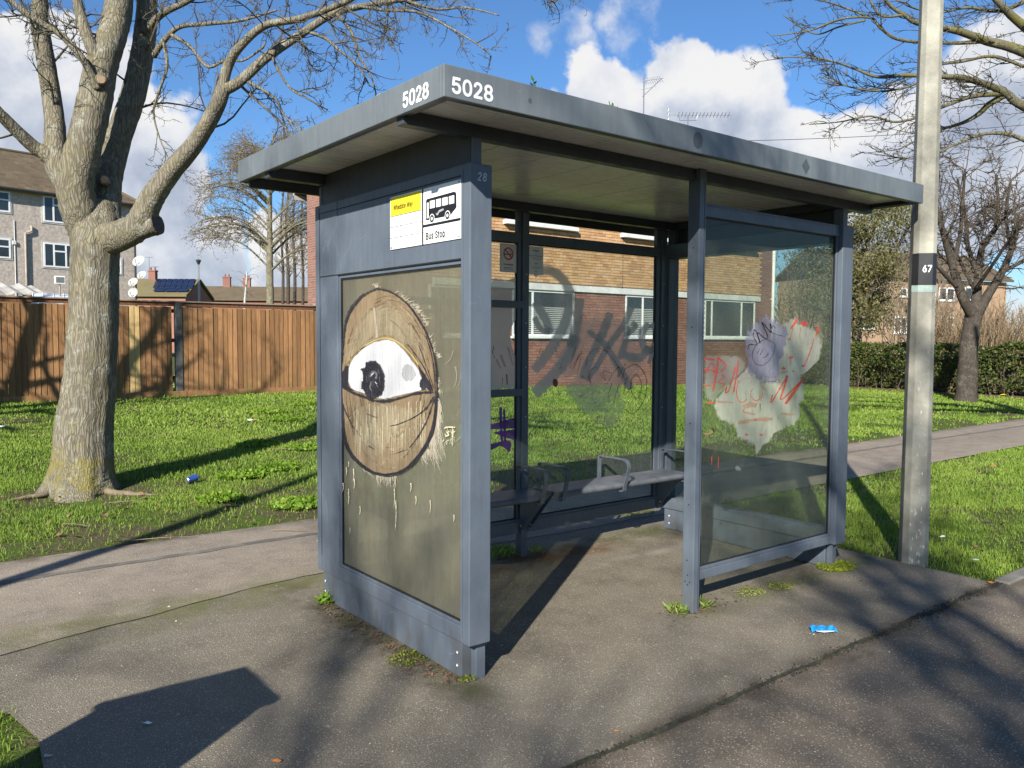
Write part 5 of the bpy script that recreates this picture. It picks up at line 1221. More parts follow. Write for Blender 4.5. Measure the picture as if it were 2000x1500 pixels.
def chimney(rf_, x, y, z, w=.45, h=.9):
    c = MB().box(x-w, x+w, y-.28, y+.28, z-.4, z+h).build('chimney', 'brick_red', rf_); bx('chimney_cap', 'brick_red', c, x-w-.05, x+w+.05, y-.33, y+.33, z+h, z+h+.12, 0)
    for k in (-.2, .2): MB().lathe([(.11, z+h+.12), (.09, z+h+.42), (.0, z+h+.42)], (x+k, y, 0), 8).build('chimney_pot', 'brick_red', c)
hs, rfs, L, ez, rz, dp_ = bungalow('solar_bungalow', 230, 388, 548, 578, 74., 7., 'far bungalow with mossy roof and dark solar panels', 'roof_tile_mossy', 'brick_red')
k_ = L/158.
chimney(rfs, (299-230)*k_, 3.5, rz+.1, .32, .75)
pitch_ = math.atan2(rz-ez, dp_/2); sl = math.hypot(rz-ez, dp_/2)
for r_ in range(3):
    for c_ in range(7 if r_ < 2 else 3):
        wd = .48 if r_ < 2 else 1.0
        x0 = (309-230)*k_+c_*(wd+.05)+(r_*.28 if r_ < 2 else .85); s0 = sl*(.93-.30*r_) if r_ < 2 else sl*.31; ln = sl*.27 if r_ < 2 else sl*.17
        s1 = s0-ln; yy = lambda s_: math.cos(pitch_)*s_-.22*math.sin(pitch_); zz_ = lambda s_: ez+.12+math.sin(pitch_)*s_+.10
        sk = .22
        pn = MB().prism([(x0, yy(s0), zz_(s0)), (x0+wd, yy(s0), zz_(s0)), (x0+wd+(sk if r_ < 2 else 0), yy(s1), zz_(s1)), (x0+(sk if r_ < 2 else 0), yy(s1), zz_(s1))], (0, 0, .05)).build('solar_panel', 'solar_cell', rfs)
for k in range(2):
    ax_ = MB().tube([((292+12*k-230)*k_, 3.5, rz+.5), ((292+12*k-230)*k_, 3.5, rz+2.2-.9*k)], .025, 4).build('aerial_mast', 'antenna_metal', rfs)
    MB().tube([((292+12*k-230)*k_-.35, 3.5, rz+2.2-.9*k), ((292+12*k-230)*k_+.35, 3.5, rz+2.2-.9*k)], .02, 4).build('aerial_bar', 'antenna_metal', ax_)
h2, rf2, L2, ez2, rz2, dp2 = bungalow('far_house', 399, 640, 562, 586, 88., 8., 'far brown-roofed terrace with two brick chimneys behind the thin trees', 'roof_tile', 'brick_red', .10)
chimney(rf2, (449-399)*L2/241, 4., rz2+.1, .4, 1.0); chimney(rf2, (487-399)*L2/241, 4., rz2+.1, .4, .9)
# right-hand brick houses behind the hedge
A_ = at(1640, 670, 60.); B_r = at(1962, 670, 66.); u = B_r-A_; u[2] = 0; L = np.linalg.norm(u); u /= L
hr = empty('brick_terrace', (A_[0], A_[1], 0), math.atan2(u[1], u[0]), 'pale brick terrace with white windows beyond the hedge', 'house')
nr = np.array([u[1], -u[0], 0])
hp = lambda px, py: (lambda q: (float(np.dot(q-A_, u)), float(q[2])))(onplane(px, py, A_, nr))
ezr = hp(1800, 545)[1]
MB().box(0, L, .02, 7, -.5, ezr).build('wall', 'brick_far', hr)
b = MB().prism([(-.3, -.4, ezr), (-.3, 3.5, ezr+2.2), (-.3, 7.4, ezr), (-.3, 7.4, ezr+.15), (-.3, 3.5, ezr+2.4), (-.3, -.4, ezr+.15)], (L+.6, 0, 0)); b.build('roof', 'roof_tile', hr)
for q in [(1668, 617, 1709, 643), (1747, 618, 1772, 651), (1758, 562, 1772, 580), (1834, 561, 1864, 588), (1838, 618, 1862, 653), (1885, 560, 1915, 588), (1890, 618, 1915, 652), (1690, 560, 1712, 584)]:
    a, z1 = hp(q[0], q[1]); c, z0 = hp(q[2], q[3]); window(hr, a, c, z0, z1, .015, [(a+c)/2] if c-a > 1.2 else [], fw=.11)
a, z1 = hp(1826, 560); MB().tube([(a, -.05, 0), (a, -.05, ezr)], .06, 6).build('downpipe', 'upvc', hr)

# ------------------------------------------------------------------ trees
def rot_about(v, ax, a): return v*math.cos(a)+np.cross(ax, v)*math.sin(a)+ax*np.dot(ax, v)*(1-math.cos(a))
def unit(v): return v/(np.linalg.norm(v)+1e-12)
def spline(P, n=6):
    P = np.asarray(P, float); Q = []; N = len(P)
    for a in range(N-1):
        p0, p1, p2, p3 = P[max(a-1, 0)], P[a], P[a+1], P[min(a+2, N-1)]
        for t in np.linspace(0, 1, n, endpoint=False): Q.append(.5*((2*p1)+(-p0+p2)*t+(2*p0-5*p1+4*p2-p3)*t*t+(-p0+3*p1-3*p2+p3)*t**3))
    Q.append(P[-1]); return np.array(Q)
class Tree:
    def __init__(s, seed): s.rg = np.random.default_rng(seed); s.limb = MB(); s.twig = MB(); s.tips = []
    def wander(s, p, d, L, n, wob, up):
        P = [p]; d = unit(d)
        for k in range(n):
            d = unit(d+s.rg.normal(size=3)*wob+np.array([0, 0, up])); P.append(P[-1]+d*L/n)
        return np.array(P)
    def shoots(s, P, rad, spec, lv=0, t0=.1, flat=None):
        """children along a branch; spec[lv] = (per metre, length, radius, angle, wobble, upturn, segments)"""
        if lv >= len(spec): return
        den, Ln, rr_, ang, wob, up, sg = spec[lv]
        seg = np.linalg.norm(np.diff(P, axis=0), axis=1); cum = np.concatenate([[0], np.cumsum(seg)]); tot = cum[-1]
        n = s.rg.poisson(den*tot*(1-t0))
        ts = list(t0+(1-t0)*s.rg.random(n))
        if lv >= 1: ts.append(.999)
        for t in ts:
            q = t*tot; i_ = min(np.searchsorted(cum, q, 'right')-1, len(P)-2); f = (q-cum[i_])/(seg[i_]+1e-9); p = P[i_]*(1-f)+P[i_+1]*f; d = unit(P[i_+1]-P[i_])
            ax = unit(np.cross(d, s.rg.normal(size=3))); a = ang*s.rg.uniform(.6, 1.35)
            dd = rot_about(d, ax, a)
            if flat is not None and lv == 0: dd = unit(dd*np.array([1, 1, flat]))
            L = Ln*s.rg.uniform(.45, 1.25)*(1-.35*t)
            C = s.wander(p, dd, L, sg, wob, up); r0 = rr_*s.rg.uniform(.75, 1.2); rd = np.linspace(r0, max(r0*.35, .0011), len(C))
            s.twig.tube(C, rd, 4 if r0 > .006 else 3, a=s.rg.random(), cap=False)
            if lv == len(spec)-1: s.tips.append(C[-1])
            s.shoots(C, rd, spec, lv+1, .15)
    def bough(s, P, rad, sides=14, rough=.05, twigs=True):
        rg = s.rg; n = len(P); fl = 1+rough*rg.normal(size=(n, sides))*.6+rough*1.2*np.sin(np.arange(sides)*2*math.pi/sides*3+np.linspace(0, 4, n)[:, None])
        s.limb.tube(P, rad, sides, fl=fl)

# --- the street tree beside the path, its limbs followed through the photograph at the trunk's distance
TB = onlawn(160, 955); TD = float(np.dot(TB-CAM, CF))
def nodes(lst, D=TD):
    P = np.array([at(x, y, D+dz) for x, y, w, dz in lst]); r_ = np.array([w*.5*(D+dz)/FPX for x, y, w, dz in lst]); n = 7
    t = np.arange(len(lst)); tt = np.linspace(0, len(lst)-1, (len(lst)-1)*n+1)
    return spline(P, n), np.interp(tt, t, r_)
T = Tree(5)
Pt, rt = nodes([(157, 972, 158, 0), (157, 955, 140, 0), (158, 932, 122, 0), (161, 900, 110, 0), (164, 832, 102, 0), (171, 780, 96, 0), (176, 736, 92, 0), (182, 640, 90, 0), (185, 544, 87, 0), (187, 480, 92, 0), (190, 440, 92, .05), (190, 405, 74, .1)])
sd = 56; an = np.arange(sd)*2*math.pi/sd; n = len(Pt)
h = np.linspace(0, 1, n)[:, None]
flare = np.clip(1-h/.22, 0, 1)**2
lobe = 1+flare*(.16*np.cos(3*an+.6)+.13*np.cos(5*an+2.0)+.08*np.cos(8*an))[None, :]
gro = .018*np.sin(an*9+6*h)+.014*np.sin(an*17-9*h+2)+.012*T.rg.normal(size=(n, sd))
burl = .07*np.exp(-((h-.20)/.035)**2)*np.exp(-((np.mod(an-3.6+math.pi, 2*math.pi)-math.pi)/.5)**2)[None, :]+.06*np.exp(-((h-.80)/.05)**2)*np.cos(2*an+1)[None, :]
T.limb.tube(Pt, rt, sd, fl=lobe+gro+burl)
LIMBS = dict(
    big=[(172, 455, 66, .02), (156, 405, 70, -.08), (150, 355, 67, -.15), (165, 285, 64, -.2), (185, 205, 62, -.2), (197, 135, 60, -.15), (215, 80, 54, -.1), (228, 33, 52, 0), (238, -40, 46, .1), (250, -150, 38, .3), (270, -300, 26, .5), (285, -460, 14, .8)],
    mid=[(203, 455, 62, .05), (209, 400, 54, .15), (213, 350, 50, .2), (233, 267, 47, .3), (260, 187, 45, .35), (277, 110, 42, .4), (284, 50, 40, .4), (290, -30, 35, .4), (310, -150, 27, .5), (330, -280, 19, .6), (345, -420, 10, .7)],
    left=[(160, 425, 48, .1), (128, 355, 44, .1), (110, 312, 44, .1), (107, 233, 36, .15), (92, 133, 33, .2), (78, 50, 32, .25), (77, 0, 29, .3), (70, -100, 23, .4), (50, -250, 14, .4)],
    left2=[(118, 330, 38, .1), (90, 300, 31, .05), (67, 287, 26, .0), (20, 243, 23, -.2), (-30, 190, 20, -.4), (-100, 100, 17, -.7), (-180, -20, 12, -1.), (-240, -120, 7, -1.2)],
    right=[(200, 470, 64, -.03), (240, 458, 58, -.15), (268, 444, 53, -.22), (284, 415, 48, -.28), (300, 383, 44, -.33), (333, 337, 38, -.4), (383, 277, 33, -.5), (423, 207, 30, -.6), (435, 172, 27, -.6)],
    stub=[(255, 450, 52, -.18), (285, 442, 46, -.24), (307, 437, 42, -.26)],
    ra=[(433, 178, 22, -.6), (445, 130, 20, -.6), (467, 93, 18, -.7), (517, 50, 15, -.8), (583, 37, 13, -1), (660, 10, 11, -1.2), (740, -30, 8, -1.4), (820, -80, 5, -1.5)],
    rb=[(433, 178, 24, -.6), (467, 160, 22, -.6), (520, 113, 19, -.6), (583, 70, 17, -.5), (650, 28, 14, -.4), (720, 10, 11, -.2), (790, 0, 8, 0), (880, -5, 5, .1)],
    b1=[(192, 175, 18, -.3), (160, 113, 14, -.4), (117, 67, 13, -.5), (60, 33, 12, -.6), (10, -5, 11, -.7), (-60, -40, 8, -.9)],
    b2=[(197, 130, 28, -.2), (172, 75, 24, -.25), (155, 20, 20, -.25), (140, -60, 15, -.3), (130, -160, 9, -.3)],
    b3=[(283, 62, 16, .3), (317, 27, 13, .2), (370, 0, 11, .1), (430, -40, 8, 0), (500, -90, 5, 0)],
    b4=[(300, 110, 12, .3), (320, 80, 11, .2), (350, 53, 9, .1), (400, 47, 8, 0), (470, 40, 6, -.1), (540, 20, 4, -.2)],
    b5=[(320, 82, 8, .2), (326, 130, 6, .2), (310, 180, 5, .2), (300, 220, 4, .2), (312, 270, 3, .2), (330, 312, 2, .2)],
    b6=[(335, 68, 8, .15), (370, 90, 7, .1), (405, 130, 6, 0), (440, 118, 5, -.1), (475, 118, 4.5, -.2), (510, 95, 4, -.3), (520, 80, 3, -.3)],
    b7=[(475, 155, 6, -.6), (535, 190, 5, -.6), (555, 225, 4, -.6), (590, 258, 2.5, -.6)],
    b8=[(468, 165, 6, -.55), (500, 195, 5, -.5), (545, 235, 4, -.5), (572, 268, 2.5, -.5)],
    b9=[(600, 62, 7, -.5), (635, 75, 6, -.5), (665, 100, 5, -.5), (700, 130, 4, -.5), (722, 168, 3, -.5)],
    b10=[(655, 25, 7, -.4), (685, 60, 6, -.4), (700, 105, 4.5, -.4), (725, 150, 3.5, -.4), (735, 185, 2.5, -.4)],
    b11=[(700, 12, 7, -.3), (750, 20, 6, -.25), (820, 25, 5, -.2), (880, 55, 4, -.2), (930, 85, 3, -.2), (960, 110, 2, -.2)],
    b12=[(790, 0, 6, 0), (850, 18, 5, 0), (910, 15, 4, .1), (975, 30, 2.5, .1)],
    b13=[(530, 105, 6, -.6), (545, 140, 5, -.6), (570, 175, 4, -.6), (605, 195, 3.5, -.6), (640, 215, 2.5, -.6)],
    b14=[(1010, -60, 5, .2), (1050, -20, 4, .2), (1085, 5, 2.5, .2)])
SP1 = [(6.5, 1.0, .0080, .85, .17, .01, 7), (11., .32, .0046, .8, .24, .05, 5), (22., .075, .0031, .9, .3, .08, 2)]
SP2 = [(11., .52, .0054, .85, .22, .02, 6), (17., .13, .0034, .9, .28, .08, 3), (14., .05, .0028, .9, .3, .05, 2)]
for nm, lst in LIMBS.items():
    P, r_ = nodes(lst)
    if nm in ('big', 'mid', 'left', 'right', 'stub', 'left2'): T.bough(P, r_, 22 if r_[0] > .1 else 16, .035)
    else: T.limb.tube(P, r_*1.0, 8)
    if nm in ('big', 'mid', 'left', 'left2', 'right'):
        k = np.where([q > 3.1 for q in P[:, 2]])[0]
        if len(k) > 3: T.shoots(P[k[0]:], r_[k[0]:], [(2.6, 1.2, .011, .9, .15, .03, 7)]+SP1[1:], 0, .1)
    elif nm in ('ra', 'rb', 'b3', 'b2', 'b1'): T.shoots(P, r_, SP1, 0, .05)
    elif nm != 'stub': T.shoots(P, r_, SP2, 0, .05)
tree = empty('street_tree', tuple(TB), 0, 'large bare lichened street tree with forked limbs on the lawn by the path', 'tree')
def rel(mb, o):
    for v in mb.v: v -= np.asarray(o)
rel(T.limb, TB); rel(T.twig, TB)
trk = T.limb.build('trunk', 'bark_main', tree, smooth=True)
T.twig.build('crown', 'twig_lichen', tree)
for (px, py, r_, dz) in [(198, 155, 8, -.36), (204, 351, 8, -.02)]:
    p = at(px, py, TD+dz)-TB; d = -ray(px, py); d = unit(d+np.array([0, 0, .1])); r_ = r_*TD/FPX
    c = MB().tube([p-d*.12, p-d*.01, p+d*.012, p+d*.018], [r_*1.5, r_*1.35, r_*1.2, r_*.95], 16).build('branch_scar', 'bark_main', trk, smooth=True)
    MB().tube([p+d*.017, p+d*.021], [r_*.9, r_*.85], 16).build('cut_face', 'cut_wood', c)
p = at(307, 437, TD-.26)-TB; q = at(285, 442, TD-.24)-TB; d = unit(p-q)
MB().tube([p-d*.01, p+d*.012], [.100, .095], 18, fl=1+.06*T.rg.normal(size=(2, 18))).build('cut_face', 'stub_face', trk)
rt_ = MB()
for a0, ln, r_ in [(3.45, .50, .016), (5.25, .55, .024), (1.2, .5, .03)]:
    P = []; a = a0
    for k in range(9):
        q = .28+ln*k/8; a += T.rg.normal()*.10; x_, y_ = q*math.cos(a), q*math.sin(a); P.append((x_, y_, gz(TB[0]+x_, TB[1]+y_)-TB[2]+.012*(1-k/8)-.028*k/8))
    rt_.tube(P, np.linspace(r_*1.5, r_*.5, 9), 10)
rt_.build('surface_roots', 'root_wood', trk, smooth=True, kind='stuff')

# --- generic bare tree
def bare_tree(seed, H, r0, fork, nl, spread, spec, sides=14, lean=(0, 0), up=.05):
    t = Tree(seed); rg = t.rg
    tr = t.wander(np.zeros(3), np.array([lean[0], lean[1], 1.]), fork, 8, .03, .05)
    t.bough(tr, np.linspace(r0*1.25, r0*.85, 9)*np.array([1.25, 1.05]+[1]*7), sides, .04)
    for k in range(nl):
        a = 2*math.pi*(k+rg.uniform(-.25, .25))/nl; el = rg.uniform(.5, 1.15); d = np.array([math.cos(a)*math.cos(el), math.sin(a)*math.cos(el), math.sin(el)])
        L = (H-fork)*rg.uniform(.75, 1.1)*spread; P = t.wander(tr[-1-(k % 3)], d, L, 14, .10, up); rd = np.linspace(r0*.58, .012, 15)*rg.uniform(.8, 1.1)
        t.bough(P, rd, 10, .03)
        for j in range(7):
            i_ = rg.integers(3, 12); dd = unit(rot_about(unit(P[i_+1]-P[i_]), unit(rg.normal(size=3)), rg.uniform(.5, 1.0)))
            Q = t.wander(P[i_], dd, L*.5*rg.uniform(.5, 1.1), 10, .13, up*.6); rq = np.linspace(rd[i_]*.55, .007, 11); t.limb.tube(Q, rq, 7); t.shoots(Q, rq, spec, 0, .1)
        t.shoots(P, rd, spec, 0, .25)
    return t
def place_tree(t, name, loc, rz, label, m1, m2, group=None):
    o = empty(name, loc, rz, label, 'tree', group); t.limb.build('trunk', m1, o, smooth=True); t.twig.build('crown', m2, o); return o
def copy_tree(o, loc, rz, label, sc=1.):
    c = o.copy(); COL.objects.link(c); c.location = loc; c.rotation_euler = (0, 0, rz); c['label'] = label; c.scale = (sc, sc, sc)
    for ch in o.children:
        k = ch.copy(); COL.objects.link(k); k.parent = c
    return c
SPB = [(2.2, 1.0, .010, .8, .15, .02, 6), (5., .36, .006, .8, .2, .04, 4), (7., .12, .0045, .9, .3, .05, 2)]
tb = bare_tree(21, 9.5, .26, 2.6, 8, .74, SPB)
t_side = place_tree(tb, 'street_tree', (-4.7, 9.5, gz(-4.7, 9.5)), 3.4, 'bare street tree further along the lawn shading the timber fence', 'bark_limb', 'twig')
tk = bare_tree(22, 17., .22, 5.0, 9, .62, [(2.0, 1.5, .018, .8, .15, .02, 6), (3.6, .6, .012, .8, .2, .04, 4), (4., .22, .010, .9, .3, .05, 2)])
t_back = place_tree(tk, 'street_tree', (-13.9, -13.1, 0), 1.3, 'tall bare street tree across the road whose shadow dapples the asphalt', 'bark_limb', 'twig')
copy_tree(t_back, (-8.9, -12.0, 0), 5.1, 'tall bare street tree across the road nearer the bend, spreading over the verge', 1.)

# --- the tree whose boughs reach in from the right
RD = 10.5
TR = Tree(9)
rb0 = at(2420, 900, RD+1.); rbase = np.array([rb0[0], rb0[1], 0.])
def rn(lst): return nodes([(x, y, w, dz) for x, y, w, dz in lst], RD)
hub = at(2330, 330, RD+.6); TR.bough(spline([rbase, rbase*.5+np.array([hub[0], hub[1], 1.6])*.5, hub], 7), np.linspace(.30, .2, 15), 18, .04)
TR.bough(spline([hub, hub+np.array([.1, .1, 1.5]), hub+np.array([-.2, .3, 3.4])], 6), np.linspace(.19, .05, 13), 12, .03)
RL = dict(
    a=[(2330, 330, 70, .6), (2180, 190, 44, .3), (2000, 102, 22, 0), (1927, 80, 19, 0), (1873, 61, 16, -.1), (1831, 53, 14, -.1), (1788, 43, 12, -.2), (1767, 29, 10, -.2), (1740, 12, 8, -.2), (1715, -20, 5, -.3)],
    b=[(2330, 330, 70, .6), (2150, 280, 40, .2), (2000, 208, 19, -.1), (1967, 184, 18, -.1), (1927, 165, 15, -.2), (1881, 152, 13, -.3), (1823, 149, 10, -.4), (1767, 147, 9, -.4), (1713, 150, 7, -.5), (1673, 136, 5, -.5), (1620, 118, 4, -.6), (1560, 112, 3, -.6), (1515, 112, 2, -.6)],
    c=[(1967, 184, 14, -.1), (1932, 203, 13, 0), (1912, 222, 11, .1), (1880, 240, 8, .2), (1823, 258, 5, .3), (1760, 290, 3, .4)],
    d=[(1955, 183, 12, -.1), (1895, 189, 10, -.2), (1823, 216, 7, -.3), (1783, 232, 6, -.3), (1745, 238, 5, -.4), (1700, 227, 4, -.4), (1640, 238, 3, -.4), (1580, 243, 2, -.4)],
    e=[(2330, 330, 60, .6), (2120, 140, 34, .4), (2000, 51, 20, .3), (1951, 5, 14, .2), (1900, -50, 9, .2), (1850, -100, 5, .2)],
    f=[(1927, 80, 10, 0), (1860, 84, 8, 0), (1760, 78, 7, 0), (1720, 55, 6, -.1), (1700, 35, 5, -.1), (1640, 38, 4, -.2), (1580, 60, 3, -.2), (1510, 70, 2, -.2)],
    g=[(1700, 35, 5, -.1), (1650, 15, 4, -.1), (1600, 0, 3, -.2), (1545, -10, 2, -.2)],
    h=[(1690, 40, 4, -.1), (1640, 52, 4, -.1), (1590, 66, 3, -.1), (1530, 30, 2, -.2)],
    i=[(2000, 130, 8, .1), (1940, 110, 7, .1), (1880, 120, 6, .1), (1820, 130, 5, 0), (1760, 160, 4, 0), (1700, 175, 3, 0), (1640, 165, 2, 0)],
    j=[(1823, 149, 6, -.4), (1770, 170, 5, -.4), (1720, 178, 4, -.5), (1660, 170, 3, -.5), (1600, 150, 2, -.5)],
    k=[(2050, 300, 14, .2), (1980, 265, 9, .2), (1920, 262, 7, .2), (1860, 285, 5, .2), (1800, 310, 3, .2), (1700, 300, 2, .2)],
    l=[(1767, 29, 6, -.2), (1720, 30, 5, -.2), (1690, -10, 4, -.2), (1640, -30, 3, -.2)],
    m=[(2040, -20, 14, .3), (1960, 20, 8, .3), (1890, 15, 6, .3), (1820, 25, 4, .3), (1750, 0, 3, .3)])
SR = [(5.5, .75, .0075, .7, .14, .01, 6), (11., .24, .0050, .8, .2, .04, 4), (15., .075, .0042, .9, .3, .08, 2)]
for nm, lst in RL.items():
    P, r_ = rn(lst); TR.bough(P, r_*.86, 10, .03)
    TR.shoots(P, r_, SR, 0, .25 if nm in 'abe' else .05, .5)
rel(TR.limb, rbase); rel(TR.twig, rbase)
place_tree(TR, 'street_tree', tuple(rbase), 0, 'bare street tree reaching long yellow-lichened boughs past the lamp post', 'bark_limb', 'twig_lichen')

# --- small multi-stemmed tree in front of the hedge
SB = onz(1886, 786); SDp = float(np.dot(SB-CAM, CF)); TS = Tree(14)
def sn(lst): return nodes(lst, SDp)
P, r_ = sn([(1884, 792, 50, 0), (1886, 772, 39, 0), (1890, 720, 35, 0), (1893, 670, 32, 0), (1900, 630, 31, 0), (1904, 612, 30, 0)]); TS.bough(P, r_, 16, .05)
SL = [[(1904, 620, 26, 0), (1882, 585, 19, -.2), (1868, 545, 16, -.3), (1852, 490, 13, -.5), (1838, 440, 10, -.7), (1828, 395, 8, -.8), (1832, 340, 6, -.8), (1828, 280, 4, -.8)],
      [(1904, 618, 24, 0), (1908, 570, 17, .2), (1912, 520, 14, .3), (1920, 480, 11, .4), (1945, 445, 9, .5), (1950, 400, 7, .5), (1945, 340, 4, .5)],
      [(1906, 616, 24, 0), (1930, 575, 17, .1), (1955, 535, 14, .1), (1975, 490, 11, .1), (1990, 440, 9, 0), (2020, 400, 7, 0), (2050, 350, 4, 0)],
      [(1860, 520, 10, -.4), (1875, 460, 8, -.6), (1880, 400, 6, -.8), (1885, 330, 4, -1.)], [(1868, 560, 9, -.3), (1840, 530, 8, -.6), (1815, 500, 6, -.8), (1790, 470, 4, -1.)], [(1912, 540, 10, .2), (1890, 480, 8, .6), (1885, 420, 6, .9), (1870, 350, 4, 1.)],
      [(1925, 470, 8, .4), (1965, 420, 7, .6), (2000, 400, 5, .8)], [(1960, 530, 9, .1), (2000, 510, 7, .0), (2060, 490, 4, -.2)], [(1975, 490, 8, .1), (1965, 420, 6, -.3), (1975, 350, 4, -.6)], [(1905, 565, 8, 0), (1950, 500, 6, -1.), (1990, 440, 4, -1.6)], [(1915, 590, 8, 0), (1870, 500, 6, 1.), (1830, 420, 4, 1.6)]]
SS = [(5.6, 1.5, .016, .7, .2, .03, 7), (6.5, .65, .011, .8, .25, .0, 5), (5.5, .26, .009, .9, .3, .0, 3)]
for k, l in enumerate(SL): P, r_ = sn(l); TS.bough(P, r_, 9, .03); TS.shoots(P, r_, SS, 0, .15)
rel(TS.limb, SB); rel(TS.twig, SB)
place_tree(TS, 'small_tree', tuple(SB), 0, 'small bare tree with a dark forked trunk in front of the hedge', 'bark_dark', 'twig')

# --- leafy masses
def leaves(b, P, size, rg, asp=.55):
    n = len(P); d = unit3(rg.normal(size=(n, 3))); s_ = unit3(np.cross(d, rg.normal(size=(n, 3)))); L = (size*rg.uniform(.6, 1.4, n))[:, None]
    v = np.stack([P, P+d*L*.5+s_*L*asp*.5, P+d*L, P+d*L*.5-s_*L*asp*.5], 1).reshape(-1, 3); b.add(v, np.arange(n)[:, None]*4+np.array([[0, 1, 2, 3]]), a=np.repeat(rg.random(n), 4))
def unit3(v): return v/(np.linalg.norm(v, axis=1)[:, None]+1e-12)
# hedge along the end of the green
rg = np.random.default_rng(31)
def hedge(name, x0, x1, y0, y1, z1, n, label):
    h = empty(name, ((x0+x1)/2, (y0+y1)/2, 0), 0, label, 'hedge'); cx, cy = (x0+x1)/2, (y0+y1)/2
    y = rg.uniform(y0, y1, n); top = z1*(.82+.36*fbm(y, y*0, 1.1, 61)); f = rg.random(n)
    z = top*(1-rg.random(n)**1.7*.93); x = np.where(rg.random(n) < .62, x0+rg.random(n)**2*.5, rg.uniform(x0, x1, n)); x = x+.28*(fbm(y, z*2, 1.6, 63)-.5)*2+.2*(z < .35)
    k = fbm(y*1.1, z*2.2, 1.9, 66) > .30; P = np.stack([x-cx, y-cy, z], 1)[k]
    b = MB(); leaves(b, P, .075, rg, .7); b.build('foliage', 'hedge_leaf', h)
    b = MB()
    for q in range(420):
        yy = rg.uniform(y0, y1)-cy; xx = rg.uniform(x0+.1, x1-.3)-cx; b.tube([(xx, yy, 0), (xx+rg.normal()*.12, yy+rg.normal()*.15, z1*.5), (xx+rg.normal()*.22, yy+rg.normal()*.25, z1*rg.uniform(.7, 1.08))], [.016, .011, .005], 4, cap=False)
    b.build('stems', 'twig', h)
    bx('inner_growth', 'twig', h, -.30, (x1-x0)/2, y0-cy, y1-cy, .12, z1*.78, 0)
    return h
hedge('hedge', 22.5, 24.2, -9, 13.5, 1.42, 52000, 'clipped dark green hedge at the end of the green')
b = MB(); ys_ = np.arange(-9, 13.6, .25); b.add(np.concatenate([np.c_[21.95+.35*(fbm(ys_, ys_*0, 1.3, 71)-.5)*2, ys_, gz(22, ys_)+.012], np.c_[np.full(len(ys_), 24.4), ys_, gz(24.4, ys_)+.016]]), [(k, len(ys_)+k, len(ys_)+k+1, k+1) for k in range(len(ys_)-1)])
struct(b.build('bare_bed', 'leaf_litter'))
# evergreen, ivy-hung tree between the flats and the hedge
IV = Tree(17); ID = 29.; ib = at(1676, 700, ID); ib[2] = 0
for lst in [[(1676, 720, 22, 0), (1672, 640, 18, 0), (1668, 570, 15, 0), (1660, 500, 12, 0), (1650, 430, 8, 0), (1645, 370, 4, 0)], [(1672, 610, 12, 0), (1720, 540, 9, -.4), (1760, 470, 6, -.8), (1790, 420, 3, -1.)], [(1670, 590, 12, 0), (1620, 540, 9, .3), (1580, 490, 6, .5), (1550, 440, 3, .6)], [(1665, 540, 9, 0), (1700, 460, 7, .6), (1740, 380, 4, .9)], [(1664, 520, 9, 0), (1625, 450, 7, -.6), (1600, 380, 4, -.9)], [(1672, 620, 10, 0), (1700, 600, 7, 1.), (1740, 580, 4, 1.6)], [(1672, 620, 10, 0), (1630, 610, 7, -1.), (1570, 600, 4, -1.4)]]:
    P, r_ = nodes(lst, ID); IV.bough(P, r_, 9, .04); IV.shoots(P, r_, [(3.0, 1.2, .016, .8, .25, -.01, 6), (4.5, .5, .010, .8, .3, -.02, 4)], 0, .1)
rel(IV.limb, ib); rel(IV.twig, ib)
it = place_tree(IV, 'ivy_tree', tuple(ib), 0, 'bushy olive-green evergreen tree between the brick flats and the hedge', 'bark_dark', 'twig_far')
tips = np.array(IV.tips); tips = tips-ib; n = 34000
P = tips[rg.integers(0, len(tips), n)]+rg.normal(size=(n, 3))*np.array([.26, .26, .24]); k = (P[:, 2] > .7) & (fbm(P[:, 0]*1.0+P[:, 1], P[:, 2], 1.5, 81) > .36); P = P[k]
b = MB(); leaves(b, P, .11, rg, .42); b.build('foliage', 'ivy_leaf', it)
# tangled bare shrubs behind it and to the right of the small tree
def thicket(name, spots, H, n, m, label, seed, r0=.012, up=.25):
    t = Tree(seed); c = np.mean([s_ for s_ in spots], axis=0); c[2] = 0
    for s_ in spots:
        for q in range(n):
            p = s_-c+np.array([t.rg.normal()*.5, t.rg.normal()*.5, 0]); p[2] = 0; d = np.array([t.rg.normal()*.28, t.rg.normal()*.28, 1.]); P = t.wander(p, d, H*t.rg.uniform(.6, 1.1), 7, .10, up*.3)
            t.twig.tube(P, np.linspace(r0, r0*.3, 8), 3, a=t.rg.random(), cap=False); t.shoots(P, None, [(2.0, H*.22, r0*.5, .5, .15, .05, 4), (3., H*.09, r0*.4, .6, .2, .03, 2)], 0, .3)
    o = empty(name, tuple(c), 0, label, 'shrub'); t.twig.build('stems', m, o); return o
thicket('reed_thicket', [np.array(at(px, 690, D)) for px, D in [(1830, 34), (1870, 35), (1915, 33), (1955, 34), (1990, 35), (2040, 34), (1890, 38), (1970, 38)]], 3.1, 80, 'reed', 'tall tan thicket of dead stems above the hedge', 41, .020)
thicket('bare_shrub', [np.array(at(px, 690, D)) for px, D in [(1740, 36), (1790, 35), (1840, 40), (1560, 33), (1600, 34)]], 6.2, 22, 'twig_far', 'tall pale bare shrubs behind the evergreen tree', 42, .022)

